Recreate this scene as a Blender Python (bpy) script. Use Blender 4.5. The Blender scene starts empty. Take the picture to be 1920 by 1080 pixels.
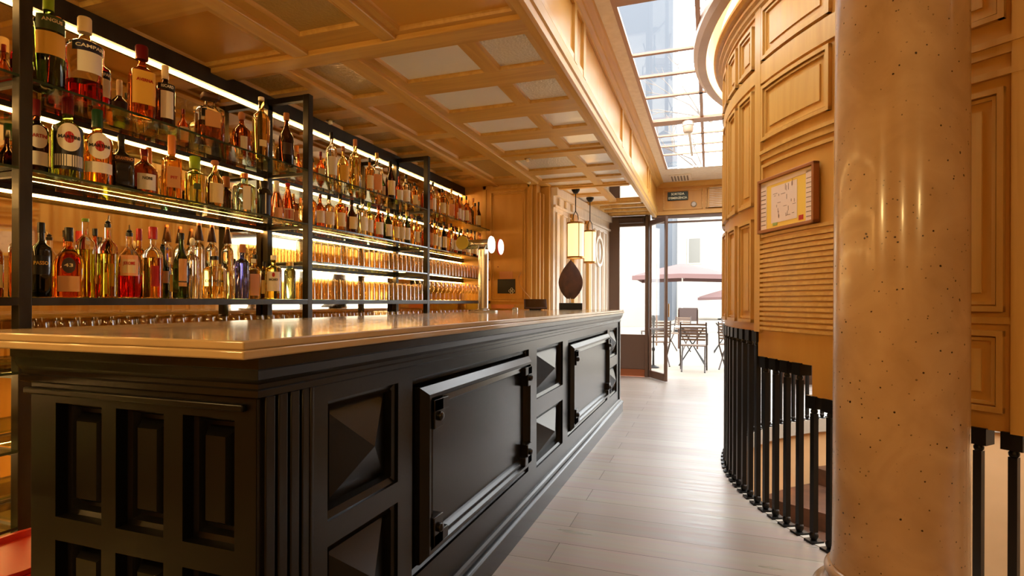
import bpy, bmesh, math, random
from mathutils import Matrix, Vector
PI = math.pi
R = math.radians
random.seed(7)
S = bpy.context.scene
COL = S.collection

# ------------------------------------------------------------------ camera
cam_d = bpy.data.cameras.new('camera')
cam = bpy.data.objects.new('camera', cam_d)
COL.objects.link(cam)
cam_d.sensor_width = 36
cam_d.lens = 36 * 1050 / 1920
cam_d.shift_y = 26 / 1920
cam_d.clip_start = 0.02
cam_d.clip_end = 300
cam.matrix_world = (Matrix.Translation((0, 0, 1.2)) @ Matrix.Rotation(math.atan(370 / 1050), 4, 'Z')
                    @ Matrix.Rotation(R(90), 4, 'X') @ Matrix.Rotation(R(0.2), 4, 'Z'))
S.camera = cam

# ------------------------------------------------------------------ world, sun, exposure
world = bpy.data.worlds.new('world')
S.world = world
world.use_nodes = True
bg = world.node_tree.nodes['Background']
bg.inputs['Color'].default_value = (0.93, 0.97, 1.0, 1)
bg.inputs['Strength'].default_value = 7.2
S.view_settings.view_transform = 'Standard'
S.view_settings.look = 'None'
S.view_settings.gamma = 1
S.view_settings.use_curve_mapping = False
S.view_settings.exposure = 0.33
S.cycles.max_bounces = 14
S.cycles.diffuse_bounces = 5
S.cycles.glossy_bounces = 8
S.cycles.transmission_bounces = 14
S.cycles.transparent_max_bounces = 64
S.cycles.sample_clamp_indirect = 6
S.cycles.sample_clamp_direct = 0
S.cycles.caustics_refractive = True
S.cycles.caustics_reflective = True
S.cycles.blur_glossy = 0.4
S.cycles.use_denoising = True

def lamp(name, kind, loc, energy, color, size=.1, rot=(0, 0, 0), sy=None):
    d = bpy.data.lights.new(name, kind)
    d.energy = energy
    d.color = color
    if kind == 'AREA':
        d.size = size
        if sy:
            d.shape = 'RECTANGLE'
            d.size_y = sy
    else:
        d.shadow_soft_size = size
    o = bpy.data.objects.new(name, d)
    COL.objects.link(o)
    o.location = loc
    o.rotation_euler = rot
    return o

WARM = (1.0, .60, .27)
# lamps of the room: ceiling lamps in the part of the bar behind the viewer, and a lamp down in the stairwell
lamp('rear_bar_lamp', 'POINT', (-1.9, -.5, 2.05), 44, (1, .66, .25), .09)
lamp('rear_middle_lamp', 'POINT', (0.0, -1.8, 2.05), 34, (1, .66, .25), .09)
lamp('rear_side_lamp', 'POINT', (1.7, -1.0, 2.05), 26, (1, .66, .25), .09)
lamp('stairwell_lamp', 'POINT', (2.7, 4.5, 0.2), 2.2, (1, .68, .38), .25)
lamp('stairwell_drum_lamp', 'POINT', (2.7, 4.5, 2.2), 1.5, (1, .8, .56), .3)

# ------------------------------------------------------------------ materials
def lin(c):
    return tuple(((x / 255) / 12.92 if x / 255 <= .04045 else ((x / 255 + .055) / 1.055) ** 2.4) for x in c)

MATS = {}
def P(name, col, rough=.5, metal=0., trans=0., ior=1.45, emit=None, es=0., coat=0., alpha=1.):
    if name in MATS:
        return MATS[name]
    m = bpy.data.materials.new(name)
    m.use_nodes = True
    b = m.node_tree.nodes['Principled BSDF']
    c = lin(col)
    b.inputs['Base Color'].default_value = (*c, 1)
    b.inputs['Roughness'].default_value = rough
    b.inputs['Metallic'].default_value = metal
    b.inputs['Transmission Weight'].default_value = trans
    b.inputs['IOR'].default_value = ior
    b.inputs['Coat Weight'].default_value = coat
    if emit:
        b.inputs['Emission Color'].default_value = (*lin(emit), 1)
        b.inputs['Emission Strength'].default_value = es
    m.diffuse_color = (*c, 1)
    MATS[name] = m
    return m

def noise_mat(name, c1, c2, scale, rough=.4, rough2=None, bump=.0, detail=4, dist=0., p1=.35, p2=.65, coat=0., spec=.5, bscale=None):
    """colour and relief from noise stretched by scale (x, y, z) in object space"""
    m = P(name, c1, rough)
    nt = m.node_tree
    b = nt.nodes['Principled BSDF']
    b.inputs['Coat Weight'].default_value = coat
    b.inputs['Specular IOR Level'].default_value = spec
    tc = nt.nodes.new('ShaderNodeTexCoord')
    mp = nt.nodes.new('ShaderNodeMapping')
    mp.inputs['Scale'].default_value = scale
    nz = nt.nodes.new('ShaderNodeTexNoise')
    nz.inputs['Scale'].default_value = 1
    nz.inputs['Detail'].default_value = detail
    nz.inputs['Distortion'].default_value = dist
    cr = nt.nodes.new('ShaderNodeValToRGB')
    cr.color_ramp.elements[0].position = p1
    cr.color_ramp.elements[1].position = p2
    cr.color_ramp.elements[0].color = (*lin(c1), 1)
    cr.color_ramp.elements[1].color = (*lin(c2), 1)
    L = nt.links
    L.new(tc.outputs['Object'], mp.inputs['Vector'])
    L.new(mp.outputs['Vector'], nz.inputs['Vector'])
    L.new(nz.outputs['Fac'], cr.inputs['Fac'])
    L.new(cr.outputs['Color'], b.inputs['Base Color'])
    if rough2 is not None:
        mr = nt.nodes.new('ShaderNodeMapRange')
        mr.inputs['From Min'].default_value = .3
        mr.inputs['From Max'].default_value = .7
        mr.inputs['To Min'].default_value = rough
        mr.inputs['To Max'].default_value = rough2
        L.new(nz.outputs['Fac'], mr.inputs['Value'])
        L.new(mr.outputs['Result'], b.inputs['Roughness'])
    if bump:
        bp = nt.nodes.new('ShaderNodeBump')
        bp.inputs['Strength'].default_value = bump
        bp.inputs['Distance'].default_value = .01
        src = nz
        if bscale:
            mp2 = nt.nodes.new('ShaderNodeMapping')
            mp2.inputs['Scale'].default_value = bscale
            src = nt.nodes.new('ShaderNodeTexNoise')
            src.inputs['Scale'].default_value = 1
            src.inputs['Detail'].default_value = 3
            L.new(tc.outputs['Object'], mp2.inputs['Vector'])
            L.new(mp2.outputs['Vector'], src.inputs['Vector'])
        L.new(src.outputs['Fac'], bp.inputs['Height'])
        L.new(bp.outputs['Normal'], b.inputs['Normal'])
    return m

WA, WB = (196, 149, 72), (210, 166, 88)
wood_x = noise_mat('oak_grain_across', WA, WB, (1.6, 22, 22), .36, .5, .06, 5, .8, .38, .62)
wood_y = noise_mat('oak_grain_along', WA, WB, (22, 1.6, 22), .36, .5, .06, 5, .8, .38, .62)
wood_z = noise_mat('oak_grain_upright', (192, 143, 66), (206, 160, 82), (20, 20, 1.4), .34, .46, .04, 4, .6, .3, .7)
wood_panel = noise_mat('oak_panel', (190, 136, 56), (202, 150, 70), (6, 6, 1.0), .32, .44, .03, 4, .9, .3, .7)
wood_pale = noise_mat('painted_pale_wood', (220, 206, 186), (232, 220, 202), (20, 20, 2), .4, .5, .05)
black_wood = P('black_stained_wood', (15, 14, 13), .25)
black_wood.node_tree.nodes['Principled BSDF'].inputs['Specular IOR Level'].default_value = .42
black_wood_end = P('black_stained_wood_end', (11, 10, 8), .32)
black_wood_end.node_tree.nodes['Principled BSDF'].inputs['Specular IOR Level'].default_value = .32
marble_top = noise_mat('cream_marble', (178, 152, 112), (190, 164, 124), (3, 3, 3), .08, .14, .0, 5, 1.2)
steel_dark = noise_mat('blackened_steel', (44, 38, 30), (58, 52, 42), (12, 12, 3), .34, .5, .04)
steel_dark.node_tree.nodes['Principled BSDF'].inputs['Metallic'].default_value = .55
iron = P('black_iron', (30, 28, 27), .38, .6)
brown_paint = P('dark_brown_paint', (66, 44, 34), .38)
frame_brown = P('brown_window_frame', (92, 68, 54), .35)
steel = P('brushed_steel', (200, 196, 188), .22, 1.0)
brass = P('aged_brass', (150, 116, 70), .35, 1.0)
leather = noise_mat('dark_patinated_bronze', (54, 30, 20), (78, 46, 28), (14, 14, 9), .45, .6, .2)
white_plastic = P('white_plastic', (232, 230, 224), .4)
plaster = P('plaster', (226, 212, 188), .8)
cream_wall = noise_mat('cream_stair_plaster', (176, 140, 96), (184, 148, 104), (2, 2, 2), .7)
stone_rim = P('grey_stone_rim', (150, 142, 128), .55)
tread = noise_mat('brown_tread_wood', (66, 42, 28), (84, 54, 36), (8, 8, 8), .5)
red_plastic = P('red_plastic', (176, 34, 22), .4)

def clear_glass(name, tint=(255, 255, 255), ior=1.5, rough=.02):
    """thin sheet of clear glass: lets light straight through and reflects by Fresnel"""
    m = bpy.data.materials.new(name)
    m.use_nodes = True
    nt = m.node_tree
    nt.nodes.clear()
    o = nt.nodes.new('ShaderNodeOutputMaterial')
    mx = nt.nodes.new('ShaderNodeMixShader')
    tr = nt.nodes.new('ShaderNodeBsdfTransparent')
    gl = nt.nodes.new('ShaderNodeBsdfGlossy')
    fr = nt.nodes.new('ShaderNodeFresnel')
    geo = nt.nodes.new('ShaderNodeNewGeometry')       # same reflectance from either side of the sheet
    mr = nt.nodes.new('ShaderNodeMapRange')
    mr.inputs['To Min'].default_value = ior
    mr.inputs['To Max'].default_value = 1 / ior
    nt.links.new(geo.outputs['Backfacing'], mr.inputs['Value'])
    nt.links.new(mr.outputs['Result'], fr.inputs['IOR'])
    tr.inputs['Color'].default_value = (*lin(tint), 1)
    gl.inputs['Roughness'].default_value = rough
    nt.links.new(fr.outputs[0], mx.inputs[0])
    nt.links.new(tr.outputs[0], mx.inputs[1])
    nt.links.new(gl.outputs[0], mx.inputs[2])
    nt.links.new(mx.outputs[0], o.inputs[0])
    return m
pane_glass = clear_glass('window_glass')
shelf_glass = clear_glass('shelf_glass', (226, 240, 220))
shelf_edge = P('shelf_glass_edge', (46, 66, 50), .1, 0, .3)

mirror_mat = P('warm_lit_mirror', (226, 206, 170), .035, 1.0)  # warm tint puts the warm light of the strips into the mirror colour

# hammered mirror panes of the coffered ceiling
def hammered(name, col, rough, bump, scale, metal=.8):
    m = P(name, col, rough, metal)
    nt = m.node_tree
    b = nt.nodes['Principled BSDF']
    tc = nt.nodes.new('ShaderNodeTexCoord')
    nz = nt.nodes.new('ShaderNodeTexNoise')
    nz.inputs['Scale'].default_value = scale
    nz.inputs['Detail'].default_value = 2
    bp = nt.nodes.new('ShaderNodeBump')
    bp.inputs['Strength'].default_value = bump
    bp.inputs['Distance'].default_value = .01
    nt.links.new(tc.outputs['Object'], nz.inputs['Vector'])
    nt.links.new(nz.outputs['Fac'], bp.inputs['Height'])
    nt.links.new(bp.outputs['Normal'], b.inputs['Normal'])
    return m
pane_smooth = hammered('satin_ceiling_pane', (240, 240, 238), .15, .12, 12, .05)
pane_hammer = hammered('hammered_ceiling_pane', (226, 224, 214), .16, .7, 60, .15)
pane_amber = hammered('amber_ceiling_pane', (214, 160, 74), .26, .14, 20, .1)
pane_olive = hammered('olive_ceiling_pane', (190, 158, 92), .22, .6, 55, .2)
pane_mirror = hammered('mirror_ceiling_pane', (238, 236, 230), .03, .03, 6, 1.0)

led_mat = P('warm_light_strip', (255, 220, 160), .5, emit=(255, 198, 116), es=62)
cove_mat = P('cove_light_strip', (255, 220, 160), .5, emit=(255, 208, 140), es=22)
lantern_glow = P('lantern_paper', (246, 226, 190), .6, emit=(255, 214, 150), es=1.1)

# planked floor
def floor_material():
    m = P('washed_floor_planks', (190, 172, 156), .3)
    nt = m.node_tree
    b = nt.nodes['Principled BSDF']
    L = nt.links
    tc = nt.nodes.new('ShaderNodeTexCoord')
    br = nt.nodes.new('ShaderNodeTexBrick')
    mp = nt.nodes.new('ShaderNodeMapping')
    mp.inputs['Location'].default_value = (0.7, -(2.501 % .212), 0)
    br.offset = .37
    br.inputs['Scale'].default_value = 1
    br.inputs['Brick Width'].default_value = 5.5
    br.inputs['Row Height'].default_value = .212
    br.inputs['Mortar Size'].default_value = .0022
    br.inputs['Mortar Smooth'].default_value = .3
    br.inputs['Color1'].default_value = (*lin((166, 154, 142)), 1)
    br.inputs['Color2'].default_value = (*lin((152, 138, 126)), 1)
    br.inputs['Mortar'].default_value = (*lin((84, 70, 58)), 1)
    nz = nt.nodes.new('ShaderNodeTexNoise')
    mp2 = nt.nodes.new('ShaderNodeMapping')
    mp2.inputs['Scale'].default_value = (1.6, 26, 1)
    nz.inputs['Scale'].default_value = 1
    nz.inputs['Detail'].default_value = 6
    nz.inputs['Distortion'].default_value = .5
    mx = nt.nodes.new('ShaderNodeMixRGB')
    mx.blend_type = 'MULTIPLY'
    mx.inputs['Fac'].default_value = .32
    L.new(tc.outputs['Object'], mp.inputs['Vector'])
    L.new(mp.outputs['Vector'], br.inputs['Vector'])
    L.new(tc.outputs['Object'], mp2.inputs['Vector'])
    L.new(mp2.outputs['Vector'], nz.inputs['Vector'])
    L.new(br.outputs['Color'], mx.inputs['Color1'])
    L.new(nz.outputs['Color'], mx.inputs['Color2'])
    L.new(mx.outputs['Color'], b.inputs['Base Color'])
    mr = nt.nodes.new('ShaderNodeMapRange')
    mr.inputs['To Min'].default_value = .20
    mr.inputs['To Max'].default_value = .46
    L.new(nz.outputs['Fac'], mr.inputs['Value'])
    L.new(mr.outputs['Result'], b.inputs['Roughness'])
    bp = nt.nodes.new('ShaderNodeBump')
    bp.inputs['Strength'].default_value = .25
    bp.inputs['Distance'].default_value = .004
    bp.invert = True
    L.new(br.outputs['Fac'], bp.inputs['Height'])
    L.new(bp.outputs['Normal'], b.inputs['Normal'])
    return m
floor_mat = floor_material()

# speckled marble of the column
def column_material():
    m = P('speckled_beige_marble', (160, 120, 78), .22)
    nt = m.node_tree
    b = nt.nodes['Principled BSDF']
    b.inputs['Coat Weight'].default_value = .25
    b.inputs['Coat Roughness'].default_value = .08
    L = nt.links
    tc = nt.nodes.new('ShaderNodeTexCoord')
    n1 = nt.nodes.new('ShaderNodeTexNoise')
    n1.inputs['Scale'].default_value = 5
    n1.inputs['Detail'].default_value = 8
    n1.inputs['Distortion'].default_value = .8
    c1 = nt.nodes.new('ShaderNodeValToRGB')
    c1.color_ramp.elements[0].color = (*lin((176, 142, 104)), 1)
    c1.color_ramp.elements[1].color = (*lin((200, 168, 130)), 1)
    c1.color_ramp.elements[0].position = .3
    c1.color_ramp.elements[1].position = .7
    vo = nt.nodes.new('ShaderNodeTexVoronoi')
    vo.inputs['Scale'].default_value = 46
    n2 = nt.nodes.new('ShaderNodeTexNoise')
    n2.inputs['Scale'].default_value = 7
    mp = nt.nodes.new('ShaderNodeMath')
    mp.operation = 'MULTIPLY'
    c2 = nt.nodes.new('ShaderNodeValToRGB')       # pits where the cell distance is small and the patch noise high
    c2.color_ramp.elements[0].position = .09
    c2.color_ramp.elements[1].position = .17
    c2.color_ramp.elements[0].color = (1, 1, 1, 1)
    c2.color_ramp.elements[1].color = (0, 0, 0, 1)
    c3 = nt.nodes.new('ShaderNodeValToRGB')
    c3.color_ramp.elements[0].position = .38
    c3.color_ramp.elements[1].position = .52
    c4 = nt.nodes.new('ShaderNodeTexNoise')
    c4.inputs['Scale'].default_value = 60
    add = nt.nodes.new('ShaderNodeMath')
    add.operation = 'MULTIPLY_ADD'
    add.inputs[1].default_value = .5
    add.inputs[2].default_value = -.22
    sm = nt.nodes.new('ShaderNodeMath')
    sm.operation = 'ADD'
    mx = nt.nodes.new('ShaderNodeMixRGB')
    mx.inputs['Color2'].default_value = (*lin((50, 28, 14)), 1)
    L.new(tc.outputs['Object'], n1.inputs['Vector'])
    L.new(tc.outputs['Object'], vo.inputs['Vector'])
    L.new(tc.outputs['Object'], n2.inputs['Vector'])
    L.new(tc.outputs['Object'], c4.inputs['Vector'])
    L.new(n1.outputs['Fac'], c1.inputs['Fac'])
    L.new(c4.outputs['Fac'], add.inputs[0])
    L.new(vo.outputs['Distance'], sm.inputs[0])
    L.new(add.outputs[0], sm.inputs[1])
    L.new(sm.outputs[0], c2.inputs['Fac'])
    L.new(n2.outputs['Fac'], c3.inputs['Fac'])
    L.new(c2.outputs['Color'], mp.inputs[0])
    L.new(c3.outputs['Color'], mp.inputs[1])
    L.new(mp.outputs[0], mx.inputs['Fac'])
    L.new(c1.outputs['Color'], mx.inputs['Color1'])
    L.new(mx.outputs['Color'], b.inputs['Base Color'])
    return m
column_mat = column_material()

# ------------------------------------------------------------------ mesh helpers
class MB:
    def __init__(self):
        self.v = []
        self.f = []
    def add(self, vs, fs):
        n = len(self.v)
        self.v += [tuple(p) for p in vs]
        self.f += [tuple(n + i for i in f) for f in fs]
        return self
    def box(self, x0, x1, y0, y1, z0, z1, m=None):
        x0, x1 = sorted((x0, x1)); y0, y1 = sorted((y0, y1)); z0, z1 = sorted((z0, z1))
        vs = [Vector(p) for p in ((x0, y0, z0), (x1, y0, z0), (x1, y1, z0), (x0, y1, z0), (x0, y0, z1), (x1, y0, z1), (x1, y1, z1), (x0, y1, z1))]
        if m is not None:
            vs = [m @ p for p in vs]
        return self.add(vs, [(0, 3, 2, 1), (4, 5, 6, 7), (0, 1, 5, 4), (1, 2, 6, 5), (2, 3, 7, 6), (3, 0, 4, 7)])
    def quad(self, *p):
        return self.add(p, [tuple(range(len(p)))])
    def grid(self, rings, close_u=True, cap0=False, cap1=False):
        n = len(rings[0])
        vs = [p for r in rings for p in r]
        fs = []
        for i in range(len(rings) - 1):
            for j in range(n if close_u else n - 1):
                k = (j + 1) % n
                fs.append((i * n + j, i * n + k, (i + 1) * n + k, (i + 1) * n + j))
        if cap0:
            fs.append(tuple(reversed(range(n))))
        if cap1:
            fs.append(tuple((len(rings) - 1) * n + j for j in range(n)))
        return self.add(vs, fs)
    def lathe(self, prof, n=24, c=(0, 0, 0), sq=None, cap=True, axis='Z'):
        rings = []
        for r, z in prof:
            ring = []
            for j in range(n):
                a = 2 * PI * j / n
                ca, sa = math.cos(a), math.sin(a)
                k = 1
                if sq:
                    k = (abs(ca) ** sq + abs(sa) ** sq) ** (-1 / sq)
                x, y = r * k * ca, r * k * sa
                if axis == 'Z':
                    ring.append((c[0] + x, c[1] + y, c[2] + z))
                elif axis == 'X':
                    ring.append((c[0] + z, c[1] + x, c[2] + y))
                else:
                    ring.append((c[0] + y, c[1] + z, c[2] + x))
            rings.append(ring)
        return self.grid(rings, True, cap, cap)
    def tube(self, pts, r, n=8):
        pts = [Vector(p) for p in pts]
        rings = []
        up = Vector((0, 0, 1))
        for i, p in enumerate(pts):
            t = (pts[min(i + 1, len(pts) - 1)] - pts[max(i - 1, 0)]).normalized()
            a = t.cross(up)
            if a.length < 1e-3:
                a = t.cross(Vector((1, 0, 0)))
            a.normalize()
            b = t.cross(a)
            rr = r[i] if isinstance(r, (list, tuple)) else r
            rings.append([p + a * math.cos(2 * PI * j / n) * rr + b * math.sin(2 * PI * j / n) * rr for j in range(n)])
        return self.grid(rings, True, True, True)
    def cbox(self, p0, p1, r0, r1, z0, z1, c, step=1.5):
        """box bent round centre c: angles p0..p1 in degrees, radii r0..r1"""
        n = max(1, int(abs(p1 - p0) / step))
        rings = []
        for i in range(n + 1):
            a = R(p0 + (p1 - p0) * i / n)
            ca, sa = math.cos(a), math.sin(a)
            rings.append([(c[0] + r * ca, c[1] + r * sa, z) for r, z in ((r0, z0), (r1, z0), (r1, z1), (r0, z1))])
        return self.grid(rings, True, True, True)
    def ring_profile(self, prof, c, p0=0, p1=360, step=2.5, closed=True):
        """sweep the profile [(r, z)] round centre c"""
        n = int(abs(p1 - p0) / step)
        rings = []
        for i in range(n + 1):
            a = R(p0 + (p1 - p0) * i / n)
            rings.append([(c[0] + r * math.cos(a), c[1] + r * math.sin(a), z) for r, z in prof])
        return self.grid(rings, closed, False, False)
    def sweep(self, prof, path):
        """profile [(offset, z)] along an open 2-D path; offset goes to the right of travel; mitred"""
        rings = []
        for i, p in enumerate(path):
            p = Vector(p)
            d0 = (p - Vector(path[i - 1])).normalized() if i else None
            d1 = (Vector(path[i + 1]) - p).normalized() if i < len(path) - 1 else None
            if d0 is None: d0 = d1
            if d1 is None: d1 = d0
            n0 = Vector((d0.y, -d0.x)); n1 = Vector((d1.y, -d1.x))
            n = (n0 + n1).normalized()
            k = 1 / max(.2, n.dot(n0))
            rings.append([(p.x + n.x * o * k, p.y + n.y * o * k, z) for o, z in prof])
        return self.grid(rings, True, True, True)
    def mesh(self, name, smooth=None):
        me = bpy.data.meshes.new(name)
        me.from_pydata(self.v, [], self.f)
        bm = bmesh.new()
        bm.from_mesh(me)
        bmesh.ops.recalc_face_normals(bm, faces=bm.faces)
        bm.to_mesh(me)
        bm.free()
        if smooth:
            me.polygons.foreach_set('use_smooth', [True] * len(me.polygons))
            me.set_sharp_from_angle(angle=R(smooth))
        me.update()
        return me
    def obj(self, name, mat, parent=None, smooth=None, bevel=0, seg=2):
        me = self.mesh(name, smooth or (50 if bevel else None))
        me.materials.append(mat)
        o = bpy.data.objects.new(name, me)
        COL.objects.link(o)
        if parent:
            o.parent = parent
        if bevel:
            md = o.modifiers.new('bevel', 'BEVEL')
            md.width = bevel
            md.segments = seg
            md.limit_method = 'ANGLE'
            md.angle_limit = R(35)
        return o

def tag(o, label=None, cat=None, group=None, kind=None):
    if label: o['label'] = label
    if cat: o['category'] = cat
    if group: o['group'] = group
    if kind: o['kind'] = kind
    return o

def thing(name, label, cat, loc=(0, 0, 0), rz=0, group=None):
    o = bpy.data.objects.new(name, None)
    COL.objects.link(o)
    o.location = loc
    o.rotation_euler = (0, 0, rz)
    o.empty_display_size = .1
    return tag(o, label, cat, group)

def struct(name, mb, mat, parent=None, label=None, **k):
    o = mb.obj(name, mat, parent, **k)
    if not parent:
        o['kind'] = 'structure'
    if label: o['label'] = label
    return o

def dup(o, parent=None, loc=None, rz=None, label=None, group=None):
    c = o.copy()
    COL.objects.link(c)
    if parent is not None:
        c.parent = parent
    if loc is not None: c.location = loc
    if rz is not None: c.rotation_euler = (0, 0, rz)
    if label: c['label'] = label
    if group: c['group'] = group
    for ch in o.children:
        dup(ch, c)
    return c

def flat_tree(name, parent_thing):
    return parent_thing

def text_mesh(body, size, depth=.0006, bold=.0):
    cu = bpy.data.curves.new('lettering', 'FONT')
    cu.body = body
    cu.size = size
    cu.align_x = 'CENTER'
    cu.align_y = 'CENTER'
    cu.extrude = depth
    cu.offset = bold
    cu.resolution_u = 3
    o = bpy.data.objects.new('lettering', cu)
    COL.objects.link(o)
    bpy.context.view_layer.update()
    me = bpy.data.meshes.new_from_object(o.evaluated_get(bpy.context.evaluated_depsgraph_get()))
    bpy.data.objects.remove(o)
    bpy.data.curves.remove(cu)
    return me

def lettering(body, size, mat, parent, fn, bold=0., width=None):
    """text whose plane point (x, y, depth) is mapped by fn into place"""
    me = text_mesh(body, size, bold=bold)
    if width and len(me.vertices):
        w = max(v.co.x for v in me.vertices) - min(v.co.x for v in me.vertices)
        k = width / w
        for v in me.vertices:
            v.co.x *= k
    for v in me.vertices:
        v.co = fn(v.co.x, v.co.y, v.co.z)
    me.materials.clear()
    me.materials.append(mat)
    o = bpy.data.objects.new('lettering', me)
    COL.objects.link(o)
    o.parent = parent
    return o

# ------------------------------------------------------------------ setting: floor with the round stairwell
DC = (2.76, 4.52)           # centre of the stair drum
DR = 2.65                   # its radius
XL, XR, Y0, Y1 = -2.92, 6.2, -3.2, 9.2

mb = MB()
n = 144
outer = []
for i in range(n):
    a = 2 * PI * i / n
    ca, sa = math.cos(a), math.sin(a)
    t = 1e9
    for lim, cc, dd in ((XR, DC[0], ca), (XL, DC[0], ca), (Y1, DC[1], sa), (Y0, DC[1], sa)):
        if abs(dd) > 1e-6:
            q = (lim - cc) / dd
            if q > 0: t = min(t, q)
    outer.append((DC[0] + t * ca, DC[1] + t * sa))
# ring order with the four corners put in
pts_in = [(DC[0] + (DR) * math.cos(2 * PI * i / n), DC[1] + (DR) * math.sin(2 * PI * i / n)) for i in range(n)]
for i in range(n):
    j = (i + 1) % n
    A_, B_ = outer[i], outer[j]
    poly = [pts_in[i], A_]
    if abs(A_[0] - B_[0]) > 1e-5 and abs(A_[1] - B_[1]) > 1e-5:
        cx = XR if max(A_[0], B_[0]) > XR - 1e-4 else XL
        cy = Y1 if max(A_[1], B_[1]) > Y1 - 1e-4 else Y0
        poly.append((cx, cy))
    poly += [B_, pts_in[j]]
    mb.add([(x, y, 0) for x, y in poly], [tuple(range(len(poly)))])
struct('floor', mb, floor_mat)
struct('trim_1', MB().ring_profile([(DR + .01, .003), (DR - .05, .003), (DR - .05, -.13), (DR + .01, -.13)], DC), stone_rim, label='grey stone kerb round the stairwell opening')
struct('wall_stairwell', MB().ring_profile([(DR, -.125), (DR, -3.0)], DC, closed=False), cream_wall)
struct('floor_stairwell', MB().lathe([(.01, -3.0), (DR, -3.0)], 48, (DC[0], DC[1], 0), cap=False), tread)

# ------------------------------------------------------------------ coffered ceiling over the bar
ZC = 2.6
CX0, CX1 = XL, -.80
panes = []
def pr(x0, x1, y0, y1, m): panes.append((x0, x1, y0, y1, m))
H_, S_, A_, M_, O_ = pane_hammer, pane_smooth, pane_amber, pane_mirror, pane_olive
for y0, y1, m in ((-2.9, -2.2, S_), (-1.9, -1.2, S_), (-1.0, -.3, A_), (-.1, .55, O_), (.72, 1.24, O_), (1.36, 1.84, O_), (2.06, 2.55, A_)):
    pr(-2.85, -2.29, y0, y1, m)
for y0, y1, m in ((-2.9, -1.6, H_), (-1.4, -.3, S_), (-.1, 1.2, O_), (1.40, 2.42, O_)):
    pr(-2.05, -1.68, y0, y1, m)
for y0, y1, m in ((-2.9, -1.2, S_), (-1.0, .4, A_), (.6, 2.54, A_)):
    pr(-1.52, -.90, y0, y1, m)
for i, (y0, y1) in enumerate(((2.78, 3.05), (3.20, 3.46), (3.62, 3.86), (4.02, 4.30), (4.44, 4.70), (4.85, 5.10), (5.26, 5.50), (5.66, 5.90))):
    pr(-2.83, -2.50, y0, y1, O_)
for y0, y1, m in ((2.76, 3.29, O_), (3.46, 4.20, A_), (4.33, 5.02, A_), (5.12, 5.95, O_)):
    pr(-2.33, -2.04, y0, y1, m)
for i, (y0, y1) in enumerate(((2.78, 3.17), (3.39, 3.77), (4.02, 4.38), (4.61, 4.96), (5.25, 5.72), (5.94, 6.22), (6.35, 6.62))):
    pr(-1.83, -1.30, y0, y1, H_ if i in (4,) else S_)
    pr(-1.20, -.915, y0, y1, H_ if i in (0, 1) else S_)
pr(-1.72, -1.32, 6.78, 7.20, S_); pr(-1.70, -1.32, 7.36, 7.84, S_)
pr(-1.23, -.87, 6.76, 7.84, M_)
for y0, y1 in ((8.02, 8.33), (8.40, 8.70), (8.76, 9.05)):
    pr(-1.55, -.87, y0, y1, M_)

def lattice(rects, x0, x1, y0, y1):
    """cells of the plate outside the rects; returns (cells across, cells along)"""
    xs = sorted({x0, x1, *[r[0] for r in rects], *[r[1] for r in rects]})
    ys = sorted({y0, y1, *[r[2] for r in rects], *[r[3] for r in rects]})
    out = []
    for j in range(len(ys) - 1):
        i = 0
        while i < len(xs) - 1:
            cx = (xs[i] + xs[i + 1]) / 2; cy = (ys[j] + ys[j + 1]) / 2
            if any(r[0] < cx < r[1] and r[2] < cy < r[3] for r in rects):
                i += 1
                continue
            k = i
            while k + 1 < len(xs) - 1:
                cx2 = (xs[k + 1] + xs[k + 2]) / 2
                if any(r[0] < cx2 < r[1] and r[2] < cy < r[3] for r in rects): break
                k += 1
            out.append((xs[i], xs[k + 1], ys[j], ys[j + 1]))
            i = k + 1
    return out

cx_mb, cy_mb = MB(), MB()
for a, b, c, d in lattice([p[:4] for p in panes], CX0, CX1, Y0, Y1):
    tgt = cx_mb if (b - a) > (d - c) * 1.2 or (b - a) > .3 else cy_mb
    tgt.quad((a, c, ZC), (b, c, ZC), (b, d, ZC), (a, d, ZC))
sl = MB()
for a, b, c, d, m in panes:
    i, h = .010, .022
    o4 = [(a, c), (b, c), (b, d), (a, d)]
    m4 = [(a + .004, c + .004), (b - .004, c + .004), (b - .004, d - .004), (a + .004, d - .004)]
    i4 = [(a + i, c + i), (b - i, c + i), (b - i, d - i), (a + i, d - i)]
    for k in range(4):
        l = (k + 1) % 4
        sl.quad((*o4[k], ZC), (*o4[l], ZC), (*m4[l], ZC + h * .6), (*m4[k], ZC + h * .6))
        sl.quad((*m4[k], ZC + h * .6), (*m4[l], ZC + h * .6), (*i4[l], ZC + h), (*i4[k], ZC + h))
ceil_o = struct('ceiling', cx_mb, wood_x)
struct('ceiling_board', cy_mb, wood_y, ceil_o)
struct('pane_moulding', sl, wood_y, ceil_o)
for a, b, c, d, m in panes:
    MB().box(a + .008, b - .008, c + .008, d - .008, ZC + .021, ZC + .032).obj('ceiling_pane', m, ceil_o)
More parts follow.
